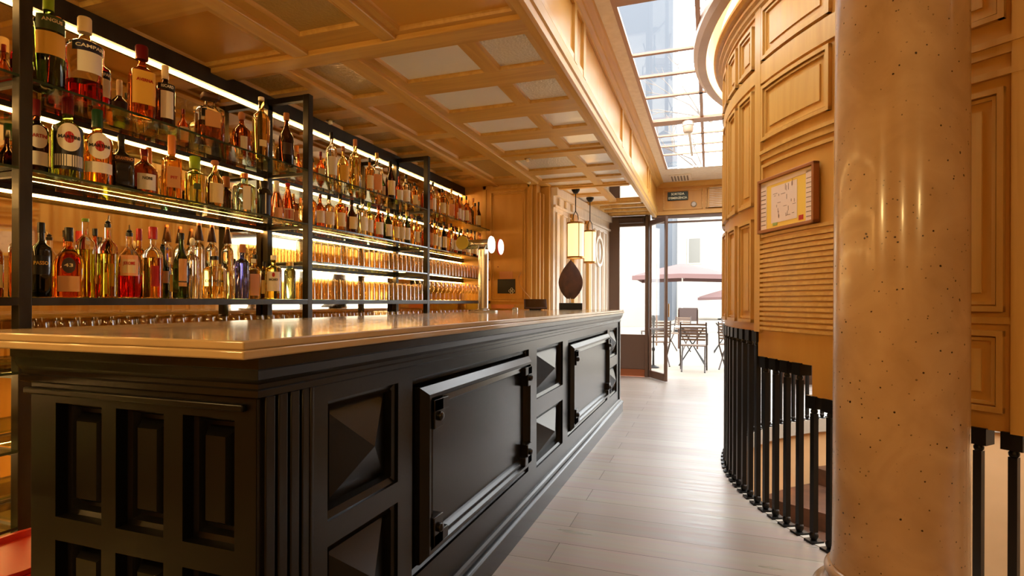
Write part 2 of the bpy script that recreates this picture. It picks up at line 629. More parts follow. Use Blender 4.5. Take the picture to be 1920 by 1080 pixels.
# beams laid over the lattice
bm1 = MB()
bm1.box(CX0, CX1 - .05, 2.575, 2.70, ZC - .028, ZC + .01)
bm1.box(CX0, CX1 - .05, 5.03, 5.10, ZC - .018, ZC + .01) if False else None
bm1.box(-1.95, CX1 - .1, 5.03, 5.17, ZC - .016, ZC + .01)
bm1.box(-1.75, CX1 - .1, 6.66, 6.73, ZC - .016, ZC + .01)
bm1.box(-1.75, CX1 - .1, 7.87, 7.98, ZC - .016, ZC + .01)
bm1.obj('cross_beam', wood_x, ceil_o, bevel=.006)
bm2 = MB()
bm2.box(-2.01, -1.89, 2.70, 6.28, ZC - .026, ZC + .01)
bm2.box(-2.45, -2.385, 2.70, 6.28, ZC - .02, ZC + .01)
bm2.box(-2.22, -2.12, Y0, 2.575, ZC - .026, ZC + .01)
bm2.box(-1.64, -1.56, Y0, 2.575, ZC - .022, ZC + .01)
bm2.obj('long_beam', wood_y, ceil_o, bevel=.006)
# stepped edge moulding of the soffit and its tall side
edge = [(.0, 2.64), (.0, 2.575), (-.012, 2.575), (-.014, 2.560), (.036, 2.548), (.050, 2.562), (.054, 2.60), (.064, 2.61), (.070, 2.66), (.046, 2.67), (.046, 2.68), (.0, 2.68)]
struct('trim_2', MB().sweep([(-o, z) for o, z in edge], [(-.845, Y1), (-.845, Y0)]), wood_y, label='stepped moulding along the outer edge of the coffered soffit', smooth=30)
struct('wall_soffit', MB().box(-.82, -.80, Y0, Y1, 2.6, 3.12), wood_panel)
fm = MB()
for y in (-1.2, .9, 3.36, 3.62, 5.36, 6.02, 7.75, 8.0):
    fm.box(-.80, -.782, y, y + .07, 2.68, 3.06)
fm.box(-.80, -.785, Y0, Y1, 2.68, 2.72)
struct('trim_3', fm, wood_z, label='upright battens on the side of the soffit')
crown = [(0, 3.03), (.018, 3.03), (.022, 3.05), (.05, 3.06), (.055, 3.075), (.10, 3.085), (.11, 3.10), (.17, 3.104), (.17, 3.12), (0, 3.12)]
struct('trim_4', MB().sweep([(-o, z) for o, z in crown], [(-.80, Y1), (-.80, Y0)]), wood_y, label='cornice where the soffit side meets the upper ceiling', smooth=30)

# ------------------------------------------------------------------ skylight ceiling at 3.1 m
ZU = 3.10
RING = 2.86
sky_rows = [(2.72, 3.43), (3.60, 4.385), (4.42, 4.835), (4.87, 5.34), (5.375, 6.04), (6.19, 6.63), (6.66, 7.08), (7.11, 7.49), (7.52, 8.27)]
sky_cols = [(-.565, -.095), (-.06, .50), (.535, 1.10)]
SKX0, SKX1 = -.565, 1.10
def in_ring(x, y, pad=0): return (x - DC[0]) ** 2 + (y - DC[1]) ** 2 < (RING - .03 + pad) ** 2
mb = MB(); bars = MB()
# opaque upper ceiling: strips round the skylight, cut by the ring
def strip(x0, x1, y0, y1, nx, ny):
    for i in range(nx):
        for j in range(ny):
            a, b = x0 + (x1 - x0) * i / nx, x0 + (x1 - x0) * (i + 1) / nx
            c, d = y0 + (y1 - y0) * j / ny, y0 + (y1 - y0) * (j + 1) / ny
            if all(in_ring(x, y) for x in (a, b) for y in (c, d)): continue
            mb.quad((a, c, ZU), (b, c, ZU), (b, d, ZU), (a, d, ZU))
strip(-.82, -.565, Y0, Y1, 1, 1)
strip(-.565, SKX1, Y0, 2.72, 12, 60)
strip(-.565, SKX1, 8.27, Y1, 1, 1)
strip(SKX1, XR, Y0, Y1, 104, 250)
struct('ceiling_upper', mb, wood_pale)
# glazing bars (kept out of the ring)
for y0, y1 in zip([r[1] for r in sky_rows[:-1]], [r[0] for r in sky_rows[1:]]):
    xe = SKX1
    ym = (y0 + y1) / 2
    if abs(ym - DC[1]) < RING:
        xe = min(SKX1, DC[0] - math.sqrt((RING - .02) ** 2 - (ym - DC[1]) ** 2))
    if xe > SKX0 + .02:
        bars.box(SKX0, xe, y0, y1, ZU - .012 if y1 - y0 > .1 else ZU, ZU + .016)
def xbars(x):
    segs = []
    dx = DC[0] - x
    if abs(dx) < RING:
        h = math.sqrt(RING ** 2 - dx ** 2)
        segs = [(2.72, max(2.72, DC[1] - h)), (DC[1] + h, 8.27)]
    else:
        segs = [(2.72, 8.27)]
    return segs
for x in (-.078, .52):
    for a, b in xbars(x):
        bars.box(x - .016, x + .016, a, b, ZU, ZU + .016)
bars.box(SKX0 - .03, SKX0, 2.72, 8.27, ZU - .006, ZU + .016)
sky_o = struct('window_1', bars, P('rose_brown_bar', (176, 138, 112), .45), label='long skylight of clear panes between pale glazing bars')
g = MB()
for y0, y1 in sky_rows:
    g.quad((SKX0, y0 - .02, ZU + .012), (SKX1, y0 - .02, ZU + .012), (SKX1, y1 + .02, ZU + .012), (SKX0, y1 + .02, ZU + .012))
g.obj('skylight_glass', pane_glass, sky_o)
# ring round the drum head, its cove and light strip
ring = struct('trim_5', MB().ring_profile([(RING + .02, ZU + .03), (RING + .02, ZU - .05), (RING - .01, ZU - .075), (RING - .07, ZU - .075), (RING - .08, ZU - .05), (RING - .08, ZU + .06)], DC, step=2), noise_mat('grey_rose_ring', (188, 166, 150), (204, 184, 168), (3, 3, 3), .4), label='curved ring moulding round the head of the stair drum', smooth=35)
struct('ceiling_cove', MB().ring_profile([(RING - .05, ZU - .03), (RING - .05, ZU + .16), (RING - .12, ZU + .22), (RING - .30, ZU + .24), (RING - .34, ZU + .24)], DC, step=2, closed=False), plaster, smooth=40)
tag(MB().ring_profile([(2.66, 3.045), (2.69, 3.045), (2.69, 3.06), (2.66, 3.06)], DC, step=2).obj('cove_light', cove_mat), 'warm light strip hidden on top of the curved stair drum', 'light')

# ------------------------------------------------------------------ stair drum (curved panelling)
drum = struct('wall_drum', MB(), wood_panel) if False else None
def bottom(p):
    p %= 360
    if p > 211 and p < 300: return .73
    if 200 < p <= 211: return .885
    return 1.03
shell = MB()
edges = [0, 40, 80, 120, 150, 165, 185.8, 200.2, 211, 215.4, 230, 244.6, 259.2, 273.8, 300, 330, 360]
for a, b in zip(edges[:-1], edges[1:]):
    shell.cbox(a, b, DR - .09, DR, bottom((a + b) / 2), 3.03, DC)
drum = struct('wall_drum', shell, wood_panel, label='curved oak panelled drum hanging over the stairwell', smooth=30)
rel = MB(); frames = MB(); louv = MB()
def cframe(p0, p1, z0, z1, w=.022, r0=0, r1=.014, f=None):
    """raised moulding frame bent round the drum"""
    f = f or frames
    dp = math.degrees(w / DR)
    f.cbox(p0, p1, DR + r0, DR + r1, z0, z0 + w, DC)
    f.cbox(p0, p1, DR + r0, DR + r1, z1 - w, z1, DC)
    f.cbox(p0, p0 + dp, DR + r0, DR + r1, z0, z1, DC)
    f.cbox(p1 - dp, p1, DR + r0, DR + r1, z0, z1, DC)
def panel(p0, p1, z0, z1):
    cframe(p0, p1, z0, z1, .020, 0, .022)
    cframe(p0 + .55, p1 - .55, z0 + .026, z1 - .026, .012, 0, .012)
    rel.cbox(p0 + 1.5, p1 - 1.5, DR, DR + .008, z0 + .07, z1 - .07, DC)
W = 14.6
for k, p in enumerate((200.6, 215.4, 230.1, 244.7, 259.3, 273.9)):
    rel.cbox(p - .75, p + .75, DR, DR + .018, bottom(p + .8 if k else 198), 2.98, DC)     # stiles
# near bay one: panel rows, framed notice field, louvres
panel(201.6, 213.6, 2.60, 2.90)
rel.cbox(201.3, 214.6, DR, DR + .016, 2.47, 2.585, DC)
panel(201.6, 213.6, 2.13, 2.45)
rel.cbox(201.3, 214.6, DR, DR + .024, 2.055, 2.075, DC)
rel.cbox(201.3, 214.6, DR, DR + .014, 2.02, 2.055, DC)
cframe(201.5, 214.5, 1.575, 1.995, .018, 0, .014)
z = 1.045
while z < 1.545:
    louv.cbox(201.4, 214.5, DR, DR + .018, z, z + .017, DC)
    z += .0275
rel.cbox(201.3, 214.6, DR, DR + .012, bottom(212), 1.03, DC) if False else None
for bay in (1, 2, 3, 4):
    a = 200.8 + W * bay
    panel(a + 1.1, a + W - 1.1, 2.24, 2.88)
    rel.cbox(a, a + W, DR, DR + .024, 2.145, 2.17, DC)
    rel.cbox(a, a + W, DR, DR + .014, 2.11, 2.145, DC)
    rel.cbox(a, a + W, DR, DR + .02, 2.03, 2.055, DC)
    panel(a + 1.1, a + W - 1.1, 1.17, 1.99)
    rel.cbox(a, a + W, DR, DR + .014, 1.125, 1.15, DC)
    panel(a + 1.1, a + W - 1.1, .80, 1.10)
# tall narrow panels towards the tangent side and beyond
for a in (120.2, 126.2, 132.2, 138.2, 144.2, 150.2, 156.2, 162.2, 168.2, 174.2, 181.2, 187.4, 193.6):
    panel(a + .6, a + 5.4, 2.60, 2.86)
    panel(a + .6, a + 5.4, 1.78, 2.47)
    panel(a + .6, a + 5.4, 1.08, 1.70)
for a in (30, 52, 74, 96, 288, 310, 332):
    panel(a, a + 18, 1.2, 2.8)
rel.cbox(0, 200, DR, DR + .012, 2.50, 2.58, DC)
rel.obj('rail_and_stile', wood_z, drum, smooth=30)
frames.obj('panel_moulding', wood_z, drum, smooth=30)
louv.obj('louvre_slat', wood_x, drum, smooth=30)
crn = [(DR, 2.90), (DR + .012, 2.90), (DR + .012, 2.915), (DR + .03, 2.925), (DR + .03, 2.945), (DR + .05, 2.955), (DR + .05, 2.972), (DR + .035, 2.98), (DR + .07, 2.99), (DR + .085, 3.01), (DR + .085, 3.03), (DR, 3.04)]
MB().ring_profile(crn, DC, step=2).obj('crown_moulding', wood_z, drum, smooth=25)

# ------------------------------------------------------------------ walls
pier = MB()
pier.box(XL, -1.985, 6.30, Y1, 0, ZC)
pier_o = struct('wall_pier', pier, wood_panel)
pf = MB()
def rframe(mbx, axis, const, a0, a1, z0, z1, w, t, s=1):
    """rectangular moulding on a wall plane; axis 'x': plane x = const, spans y; 'y': plane y = const, spans x"""
    for (u0, u1, v0, v1) in ((a0, a1, z0, z0 + w), (a0, a1, z1 - w, z1), (a0, a0 + w, z0, z1), (a1 - w, a1, z0, z1)):
        if axis == 'y':
            mbx.box(u0, u1, const, const + s * t, v0, v1)
        else:
            mbx.box(const, const + s * t, u0, u1, v0, v1)
rframe(pf, 'y', 6.30, -2.50, -2.05, 1.20, 2.53, .02, .016, -1)
rframe(pf, 'y', 6.30, -2.47, -2.08, 1.23, 2.50, .012, .008, -1)
rframe(pf, 'y', 6.30, -2.60, -1.985, .3, 2.6, .045, .010, -1)
pf.box(-2.50, -2.05, 6.27, 6.30, 1.118, 1.165)
pf.box(-2.005, -1.975, 6.285, 6.33, 1.1, 2.58)
pf.obj('panel_moulding', wood_z, pier_o, bevel=.003)
# stepped return of the pier, then the pale panelled side wall running to the shop front
pz = MB()
pz.box(-1.985, -1.93, 6.34, 6.52, 1.0, ZC)
pz.box(-1.985, -1.90, 6.38, 6.42, 1.0, 2.5)
pz.box(-1.985, -1.88, 6.46, 6.50, 1.0, 2.5)
pz.box(-1.985, -1.83, 6.54, 6.72, 0, ZC)
pz.obj('pilaster', wood_z, pier_o, bevel=.008)
wa, wb = Vector((-1.80, 6.62)), Vector((-1.555, 9.2))
wd = (wb - wa).normalized(); wn = Vector((wd.y, -wd.x))
Mw = Matrix(((wd.x, wn.x, 0, wa.x), (wd.y, wn.y, 0, wa.y), (0, 0, 1, 0), (0, 0, 0, 1)))     # local x along wall, y out of it
wl = (wb - wa).length
w1 = MB().box(0, wl, -.1, 0, 0, ZC, Mw)
wall_far = struct('wall_left', w1, wood_pale)
wf = MB()
x = .08
while x < wl - .25:
    wdt = .17
    wf.box(x, x + .012, 0, .02, 1.05, 2.30, Mw)
    wf.box(x + wdt, x + wdt + .012, 0, .02, 1.05, 2.30, Mw)
    wf.box(x, x + wdt, 0, .02, 2.29, 2.31, Mw)
    wf.box(x, x + wdt, 0, .02, 1.05, 1.07, Mw)
    x += .235
wf.box(0, wl, 0, .03, 2.36, 2.39, Mw)
wf.box(0, wl, 0, .05, 2.50, 2.60, Mw)
wf.box(0, wl, 0, .025, .95, 1.0, Mw)
for x in (.14, .40, .66): 
    wf.box(x, x + .05, 0, .028, 2.40, 2.49, Mw)
wf.obj('panel_moulding', wood_pale, wall_far, bevel=.003)
wo = MB()
wo.box(.62, .80, 0, .06, 1.0, 2.36, Mw)
wo.box(1.28, 1.40, 0, .06, 1.0, 2.36, Mw)
wo.obj('oak_pilaster', wood_z, wall_far, bevel=.006)
# round glazed opening high on that wall
rw = MB()
cc = Mw @ Vector((1.95, .012, 1.98))
NN = 32
rings = []
for rr, yy in ((.21, 0), (.21, .03), (.17, .03), (.17, 0)):
    rings.append([Mw @ Vector((1.95 + rr * math.cos(2 * PI * i / NN), yy, 1.98 + rr * 1.15 * math.sin(2 * PI * i / NN))) for i in range(NN)])
rw.grid(rings)
rwo = struct('window_2', rw, wood_pale, label='round pale framed window high in the side wall', smooth=40)
MB().add([Mw @ Vector((1.95 + .175 * math.cos(2 * PI * i / NN), .012, 1.98 + .2 * math.sin(2 * PI * i / NN))) for i in range(NN)], [tuple(range(NN))]).obj('window_pane', pane_mirror, rwo)

struct('wall_back_bar', MB().box(XL - .1, XL, Y0, Y1, 0, 3.2), wood_panel)
struct('wall_rear', MB().box(XL, XR, Y0 - .1, Y0, 0, 3.2), wood_panel)
struct('wall_right', MB().box(XR, XR + .1, Y0, Y1, 0, 3.2), plaster)
rt = MB()
for x in [-2.4 + .95 * i for i in range(9)]:
    rframe(rt, 'y', Y0, x, x + .75, .3, 2.5, .03, .02, 1)
struct('trim_6', rt, wood_z, label='panel mouldings on the rear wall')

# front wall: bulkhead, shop window, open doorway
bh = MB()
bh.box(-.82, XR, Y1, Y1 + .12, 2.6, 3.12)
front = struct('wall_front', bh, wood_panel)
ft = MB()
rframe(ft, 'y', Y1, -.70, -.10, 2.66, 2.98, .018, .014, -1)
rframe(ft, 'y', Y1, -.06, .34, 2.66, 2.98, .018, .014, -1)
ft.box(-.80, 1.5, Y1 - .03, Y1, 2.585, 2.635)
ft.box(-.80, 1.5, Y1 - .03, Y1, 3.02, 3.10)
ft.obj('panel_moulding', wood_x, front, bevel=.003)
# shop window beside the bar end
sw = MB()
sw.box(-1.56, -1.385, Y1, Y1 + .08, 0, 2.60)
sw.box(-.975, -.92, Y1 - .02, Y1 + .08, 0, 2.60)
sw.box(-1.40, -.96, Y1, Y1 + .08, 2.43, 2.60)
sw.box(-1.40, -.96, Y1, Y1 + .08, .12, .68)
window3 = struct('window_3', sw, frame_brown, label='brown framed shop window with a solid lower panel beside the door', bevel=.006)
MB().box(-1.40, -.96, Y1 + .01, Y1 + .03, 0, .12).obj('kickboard', P('rust_kickboard', (140, 74, 34), .5), window3)
MB().quad((-1.40, Y1 + .04, .68), (-.975, Y1 + .04, .68), (-.975, Y1 + .04, 2.43), (-1.40, Y1 + .04, 2.43)).obj('window_pane', pane_glass, window3)
# door frame, transom and the open leaf
df = MB()
df.box(-.918, -.895, Y1 - .02, Y1 + .08, 0, 2.60)
df.box(-.87, .95, Y1, Y1 + .08, 2.535, 2.60)
df.box(.95, 1.03, Y1, Y1 + .08, 0, 2.60)
df.box(-.87, .95, Y1 + .02, Y1 + .06, 2.46, 2.49)
door = struct('door_1', df, frame_brown, label='brown frame of the open street door', bevel=.004)
la, lb = Vector((-.90, 9.17)), Vector((-.605, 8.70))
ld = (lb - la).normalized(); ln = Vector((ld.y, -ld.x))
Ml = Matrix(((ld.x, ln.x, 0, la.x), (ld.y, ln.y, 0, la.y), (0, 0, 1, 0), (0, 0, 0, 1)))
LW = (lb - la).length
lf = MB()
lf.box(0, .035, -.02, .02, .01, 2.5, Ml); lf.box(LW - .045, LW, -.02, .02, .01, 2.5, Ml)
lf.box(.03, LW - .04, -.02, .02, 2.42, 2.5, Ml); lf.box(.05, LW - .06, -.02, .02, .01, .12, Ml); lf.box(.05, LW - .06, -.015, .015, .77, .80, Ml)
leaf = struct('door_2', lf, frame_brown, label='narrow glazed door leaf standing open into the bar', bevel=.004)
MB().quad(*[Ml @ Vector(p) for p in ((.03, 0, .1), (LW - .04, 0, .1), (LW - .04, 0, 2.42), (.03, 0, 2.42))]).obj('door_glass', pane_glass, leaf)
MB().tube([Ml @ Vector((LW - .03, -.05, .98)), Ml @ Vector((LW - .03, -.05, 1.18))], .012).obj('door_handle', brass, leaf, smooth=40)
# glazed front continuing behind the drum
fg = MB()
for x in (1.95, 2.9, 3.85, 4.8, 5.75):
    fg.box(x, x + .07, Y1, Y1 + .08, 0, 2.6)
fg.box(1.03, XR, Y1, Y1 + .08, 0, .35)
fg.box(1.03, XR, Y1, Y1 + .08, 2.52, 2.6)
w4 = struct('window_4', fg, frame_brown, label='glazed shop front behind the stair drum', bevel=.004)
MB().quad((1.03, Y1 + .04, .35), (XR, Y1 + .04, .35), (XR, Y1 + .04, 2.52), (1.03, Y1 + .04, 2.52)).obj('window_pane', pane_glass, w4)

# ------------------------------------------------------------------ bar counter
XF = -.935; YE = .975; YB = 6.23; XB = -1.69
counter = thing('bar_counter', 'long black panelled wooden bar counter with diamond and raised panels', 'bar counter', (XF, YE, 0))
def part(mbx, name, mat, parent=None, **k):
    """mesh in world coordinates hung under the counter"""
    o = mbx.obj(name, mat, parent or counter, **k)
    if parent is None:
        o.matrix_parent_inverse = counter.matrix_world.inverted() if False else Matrix.Translation((-XF, -YE, 0))
    return o
d_open = [(1.215, 1.565, .625, .94), (1.215, 1.565, .245, .56), (1.655, 2.935, .27, .94), (3.085, 3.695, .64, .935), (3.085, 3.695, .245, .54),
          (3.84, 5.46, .25, .93), (5.585, 6.05, .64, .93), (5.585, 6.05, .245, .54)]
fr = MB()
for a, b, c, d in lattice(d_open, 1.145, YB, .0, 1.06):
    fr.quad((XF, a, c), (XF, b, c), (XF, b, d), (XF, a, d))
for a, b, c, d in d_open:
    i, h = .018, .05
    o4 = [(a, c), (b, c), (b, d), (a, d)]
    i4 = [(a + i, c + i), (b - i, c + i), (b - i, d - i), (a + i, d - i)]
    j4 = [(a + i + .004, c + i + .004), (b - i - .004, c + i + .004), (b - i - .004, d - i - .004), (a + i + .004, d - i - .004)]
    k4 = [(a + i + .01, c + i + .01), (b - i - .01, c + i + .01), (b - i - .01, d - i - .01), (a + i + .01, d - i - .01)]
    for k in range(4):
        l = (k + 1) % 4
        fr.quad((XF, *o4[k]), (XF, *o4[l]), (XF - .012, *o4[l]), (XF - .012, *o4[k]))
        fr.quad((XF - .012, *o4[k]), (XF - .012, *o4[l]), (XF - .020, *i4[l]), (XF - .020, *i4[k]))
        fr.quad((XF - .020, *i4[k]), (XF - .020, *i4[l]), (XF - .012, *j4[l]), (XF - .012, *j4[k]))
        fr.quad((XF - .012, *j4[k]), (XF - .012, *j4[l]), (XF - .055, *k4[l]), (XF - .055, *k4[k]))
    fr.quad(*[(XF - .055, *p) for p in k4])
part(fr, 'front_frame', black_wood)
core = MB().box(XB + .01, XF - .06, YE + .07, YB - .01, 0, 1.075)
part(core, 'carcass', black_wood)
part(MB().box(XB - .006, XB + .01, YE + .72, YB - .02, .08, 1.07), 'added_service_back', wood_z)  # unseen light wood back, added to brighten what the shelf mirror shows
for idx, (a, b, c, d) in enumerate(d_open):
    if idx in (2, 5):
        continue
    i = .024
    y0, y1, z0, z1 = a + i, b - i, c + i, d - i
    mb = MB()
    ym, zm = (y0 + y1) / 2, (z0 + z1) / 2
    base = [(XF - .053, y0, z0), (XF - .053, y1, z0), (XF - .053, y1, z1), (XF - .053, y0, z1)]
    low = [(XF - .040, y, z) for _, y, z in base]
    ap = (XF + .028, ym, zm)
    for k in range(4):
        l = (k + 1) % 4
        mb.quad(base[k], base[l], low[l], low[k])
        mb.quad(low[k], low[l], ap)
    part(mb, 'diamond_panel', black_wood)
for idx in (2, 5):
    a, b, c, d = d_open[idx]
    mb = MB()
    # bolection moulding stepping up to a raised field
    steps = [(.030, -.054), (.034, .010), (.060, .034), (.072, .034), (.080, .020), (.100, .026), (.108, .012), (.112, .004)]
    def loop(i, x): return [(XF + x, a + i, c + i), (XF + x, b - i, c + i), (XF + x, b - i, d - i), (XF + x, a + i, d - i)]
    loops = [loop(i, x) for i, x in steps]
    mb.grid(loops, True)
    mb.quad(*loops[-1])
    rp = part(mb, 'raised_panel', black_wood)
    for sy in (0, 1):
        for sz in (0, 1):
            y = a + .105 if sy == 0 else b - .105
            z = c + .105 if sz == 0 else d - .105
            q = MB()
            dy = .075 if sy == 0 else -.075
            dz = .07 if sz == 0 else -.07
            q.box(XF, XF + .044, y - dy * .35, y + dy * .55, z - dz * .35, z + dz * 1.1)
            q.box(XF, XF + .044, y - dy * .35, y + dy * 1.1, z - dz * .35, z + dz * .25)
            q.lathe([(.0, 0), (.017, .0), (.017, .054), (.008, .060)], 10, (XF, y + dy * .1, z + dz * .5), axis='X')
            o = q.obj('corner_bracket', black_wood, rp, bevel=.003)
# corner pilaster with reeds
cp = MB().box(XF - .06, XF - .004, YE + .003, 1.145, 0, 1.07)
for k in range(4):
    y = YE + .018 + k * .040
    cp.box(XF - .01, XF + .006, y, y + .030, .14, 1.0)
cp.box(XF - .01, XF + .010, 1.138, 1.150, .12, 1.0)
part(cp, 'corner_pilaster', black_wood, bevel=.003)
pp = MB().box(XF - .05, XF - .002, 6.08, YB, 0, 1.07)
pp.box(XF - .01, XF + .012, 6.17, YB, .12, 1.0)
part(pp, 'end_pilaster', black_wood, bevel=.003)
# end facing the viewer
e_open = [(-1.595, -1.425, .64, .935), (-1.375, -1.215, .64, .935), (-1.155, -1.0, .64, .935), (-1.595, -1.425, .30, .58), (-1.375, -1.215, .30, .58), (-1.155, -1.0, .30, .58)]
en = MB()
for a, b, c, d in lattice(e_open, XB, XF - .004, 0, 1.0):
    en.quad((a, YE, c), (b, YE, c), (b, YE, d), (a, YE, d))
for a, b, c, d in e_open:
    o4 = [(a, c), (b, c), (b, d), (a, d)]
    seq = [(0, 0), (.0, .03), (.012, .034), (.02, .05), (.03, .05), (.048, .02), (.05, .02)]
    loops = []
    for i, dy in seq:
        loops.append([(a + i, YE + dy, c + i), (b - i, YE + dy, c + i), (b - i, YE + dy, d - i), (a + i, YE + dy, d - i)])
    en.grid(loops, True)
    en.quad(*loops[-1])
en.quad((XB, YE, 0), (XB, YE + .7, 0), (XB, YE + .7, .975), (XB, YE, .975))
en.box(XB + .02, XF - .02, YE + .06, YE + .09, 0, 1.07)
part(en, 'end_panel', black_wood_end)
part(MB().box(XB - .012, XF - .03, YE - .014, YE + .002, .955, .972), 'end_bead', black_wood_end, bevel=.004)
# top moulding (front and end) and plinth
topm = [(-.04, 1.078), (.038, 1.078), (.038, 1.055), (.030, 1.050), (.024, 1.030), (.012, 1.018), (.012, 1.008), (.016, 1.004), (.016, .990), (.004, .984), (-.04, .984)]
path = [(XB - .02, YE), (XF, YE), (XF, YB)]
part(MB().sweep(topm, path), 'crown_moulding', black_wood, smooth=25)
plin = [(-.04, .0), (.040, .0), (.040, .092), (.046, .097), (.046, .108), (.036, .116), (.020, .120), (.016, .132), (.006, .140), (-.04, .140)]
part(MB().sweep(plin, path), 'plinth_moulding', black_wood, smooth=25)

# stone worktop
SX0, SX1, SY0, SY1 = -1.87, -.89, .89, 6.27
wt = tag(MB().box(SX0, SX1, SY0, SY1, 1.0795, 1.0985).box(SX0, SX1 - .006, SY0 + .006, SY1, 1.0985, 1.118).obj('bar_worktop', marble_top, bevel=.0045, seg=3),
         'cream marble worktop running the whole length of the black bar counter', 'worktop')

# ------------------------------------------------------------------ back bar: mirror and steel shelving
XM = -2.885
tag(MB().box(XM - .02, XM, -.5, 6.295, .12, 2.49).obj('wall_mirror', mirror_mat), 'warm toned mirror covering the wall behind the bottle shelves', 'mirror')
XS0, XS1 = -2.865, -2.50
rack = thing('back_bar_shelving', 'dark steel and glass back bar shelving lit by warm strips', 'shelving', (XS1, 1.4, 0))
MP = Matrix.Translation((-XS1, -1.4, 0))
def rp_(mbx, name, mat, **k):
    o = mbx.obj(name, mat, rack, **k)
    o.matrix_parent_inverse = MP
    return o
posts = [-.25, 1.398, 3.040, 4.702]
PW = .046
for y in posts:
    rp_(MB().box(XS1 - PW, XS1, y, y + PW, 0, 2.572), 'post', steel_dark, bevel=.003)
    rp_(MB().box(XS0 - .012, XS0 + .03, y, y + PW, 0, 2.572), 'post', steel_dark, bevel=.003)
    rp_(MB().box(XS0, XS1 - PW, y + .004, y + .042, 2.534, 2.572), 'top_crossbar', steel_dark, bevel=.002)
rp_(MB().box(XM - .03, XS0 + .03, -.25, 6.295, 2.502, 2.598), 'top_rail', steel_dark)
levels = {'A': 2.068, 'B': 1.713, 'D': 1.468, 'C': 1.212, 'E': .925, 'F': .624, 'G': .33}
bays = [(-.204, 1.398), (1.444, 3.040), (3.086, 4.702), (4.748, 6.295)]
for key, z in levels.items():
    for bi, (a, b) in enumerate(bays):
        if key == 'D' and bi < 2: continue
        rp_(MB().box(XS0 + .03, XS1 - .002, a, b, z - .010, z), 'glass_shelf', shelf_glass)
        if key == 'C':
            rp_(MB().box(XS1 - .02, XS1, a, b, z - .032, z - .002), 'shelf_rail', steel_dark)
        else:
            rp_(MB().box(XS1 - .0025, XS1 - .0005, a, b, z - .010, z), 'shelf_edge', shelf_edge)
    for y in posts:
        if key == 'D' and y < 3: continue
        rp_(MB().box(XS0 + .03, XS1 - PW, y + .012, y + .034, z - .030, z - .010), 'shelf_bracket', steel_dark)
    y0 = 3.086 if key == 'D' else -.25
    rp_(MB().box(XM + .002, XM + .036, y0, 6.295, z - .036, z - .010), 'shelf_rail', steel_dark)
for z, y0 in ((2.500, -.25), (levels['A'] - .036, -.25), (levels['B'] - .036, -.25), (levels['D'] - .036, 3.09), (levels['E'] - .036, -.25), (levels['F'] - .036, -.25), (levels['G'] - .036, -.25)):
    rp_(MB().box(XM + .002, XM + .008, y0, 6.29, z - .008, z), 'light_strip', led_mat)

# ------------------------------------------------------------------ bottles
def gm(name, col, ior=1.40, rough=.01):
    return P(name, col, rough, 0, 1.0, ior)
G = {
 'clear': gm('clear_glass', (254, 252, 246), 1.12), 'clearfull': gm('clear_spirit', (254, 250, 238), 1.34),
 'amber': gm('amber_spirit', (246, 178, 84), 1.36), 'gold': gm('golden_spirit', (253, 216, 130), 1.36), 'orange': gm('orange_liqueur', (252, 182, 84), 1.36),
 'brown': gm('brown_glass', (176, 92, 42), 1.40), 'dark': gm('dark_glass', (58, 28, 18), 1.40), 'green': gm('green_glass', (156, 196, 74), 1.38),
 'darkgreen': gm('dark_green_glass', (58, 80, 32), 1.40), 'lime': gm('lime_liqueur', (232, 236, 90), 1.34), 'yellowgreen': gm('yellow_green_spirit', (240, 232, 120), 1.36),
 'red': gm('red_aperitif', (222, 34, 34), 1.36), 'redamber': gm('red_amber_spirit', (220, 110, 50), 1.36), 'blue': gm('blue_glass', (100, 104, 214), 1.38),
 'aqua': gm('pale_green_glass', (186, 226, 206), 1.36), 'rose': gm('rose_spirit', (246, 186, 150), 1.36), 'blacks': P('black_bottle', (16, 14, 14), .12, coat=.5),
}
LC = {
 'white': P('white_label', (232, 224, 208), .55), 'cream': P('cream_label', (226, 206, 160), .6), 'yellow': P('yellow_label', (228, 176, 70), .55),
 'black': P('black_label', (20, 16, 16), .4), 'redl': P('red_label', (178, 28, 26), .5), 'navy': P('navy_label', (24, 26, 58), .45), 'tan': P('tan_label', (206, 150, 96), .6),
 'darkl': P('dark_brown_label', (52, 30, 22), .5), 'peach': P('peach_label', (232, 168, 120), .6), 'greenl': P('olive_label', (60, 74, 34), .5),
}
CC = {
 'black': P('black_cap', (22, 20, 20), .35), 'red': P('red_cap', (176, 14, 22), .35), 'gold': P('gold_cap', (206, 164, 90), .35, .7), 'cream': P('cream_cap', (232, 206, 160), .5),
 'orange': P('orange_cap', (224, 130, 50), .5), 'green': P('green_cap', (140, 170, 30), .35), 'dgreen': P('dark_green_cap', (20, 66, 34), .35), 'wood': P('cork_stopper', (176, 112, 66), .7),
 'maroon': P('maroon_cap', (110, 18, 24), .3, .3), 'copper': P('copper_cap', (196, 118, 74), .3, .9), 'pale': P('pale_cap', (238, 232, 214), .4), 'brown': P('brown_cap', (84, 50, 32), .5),
}
POURER = steel

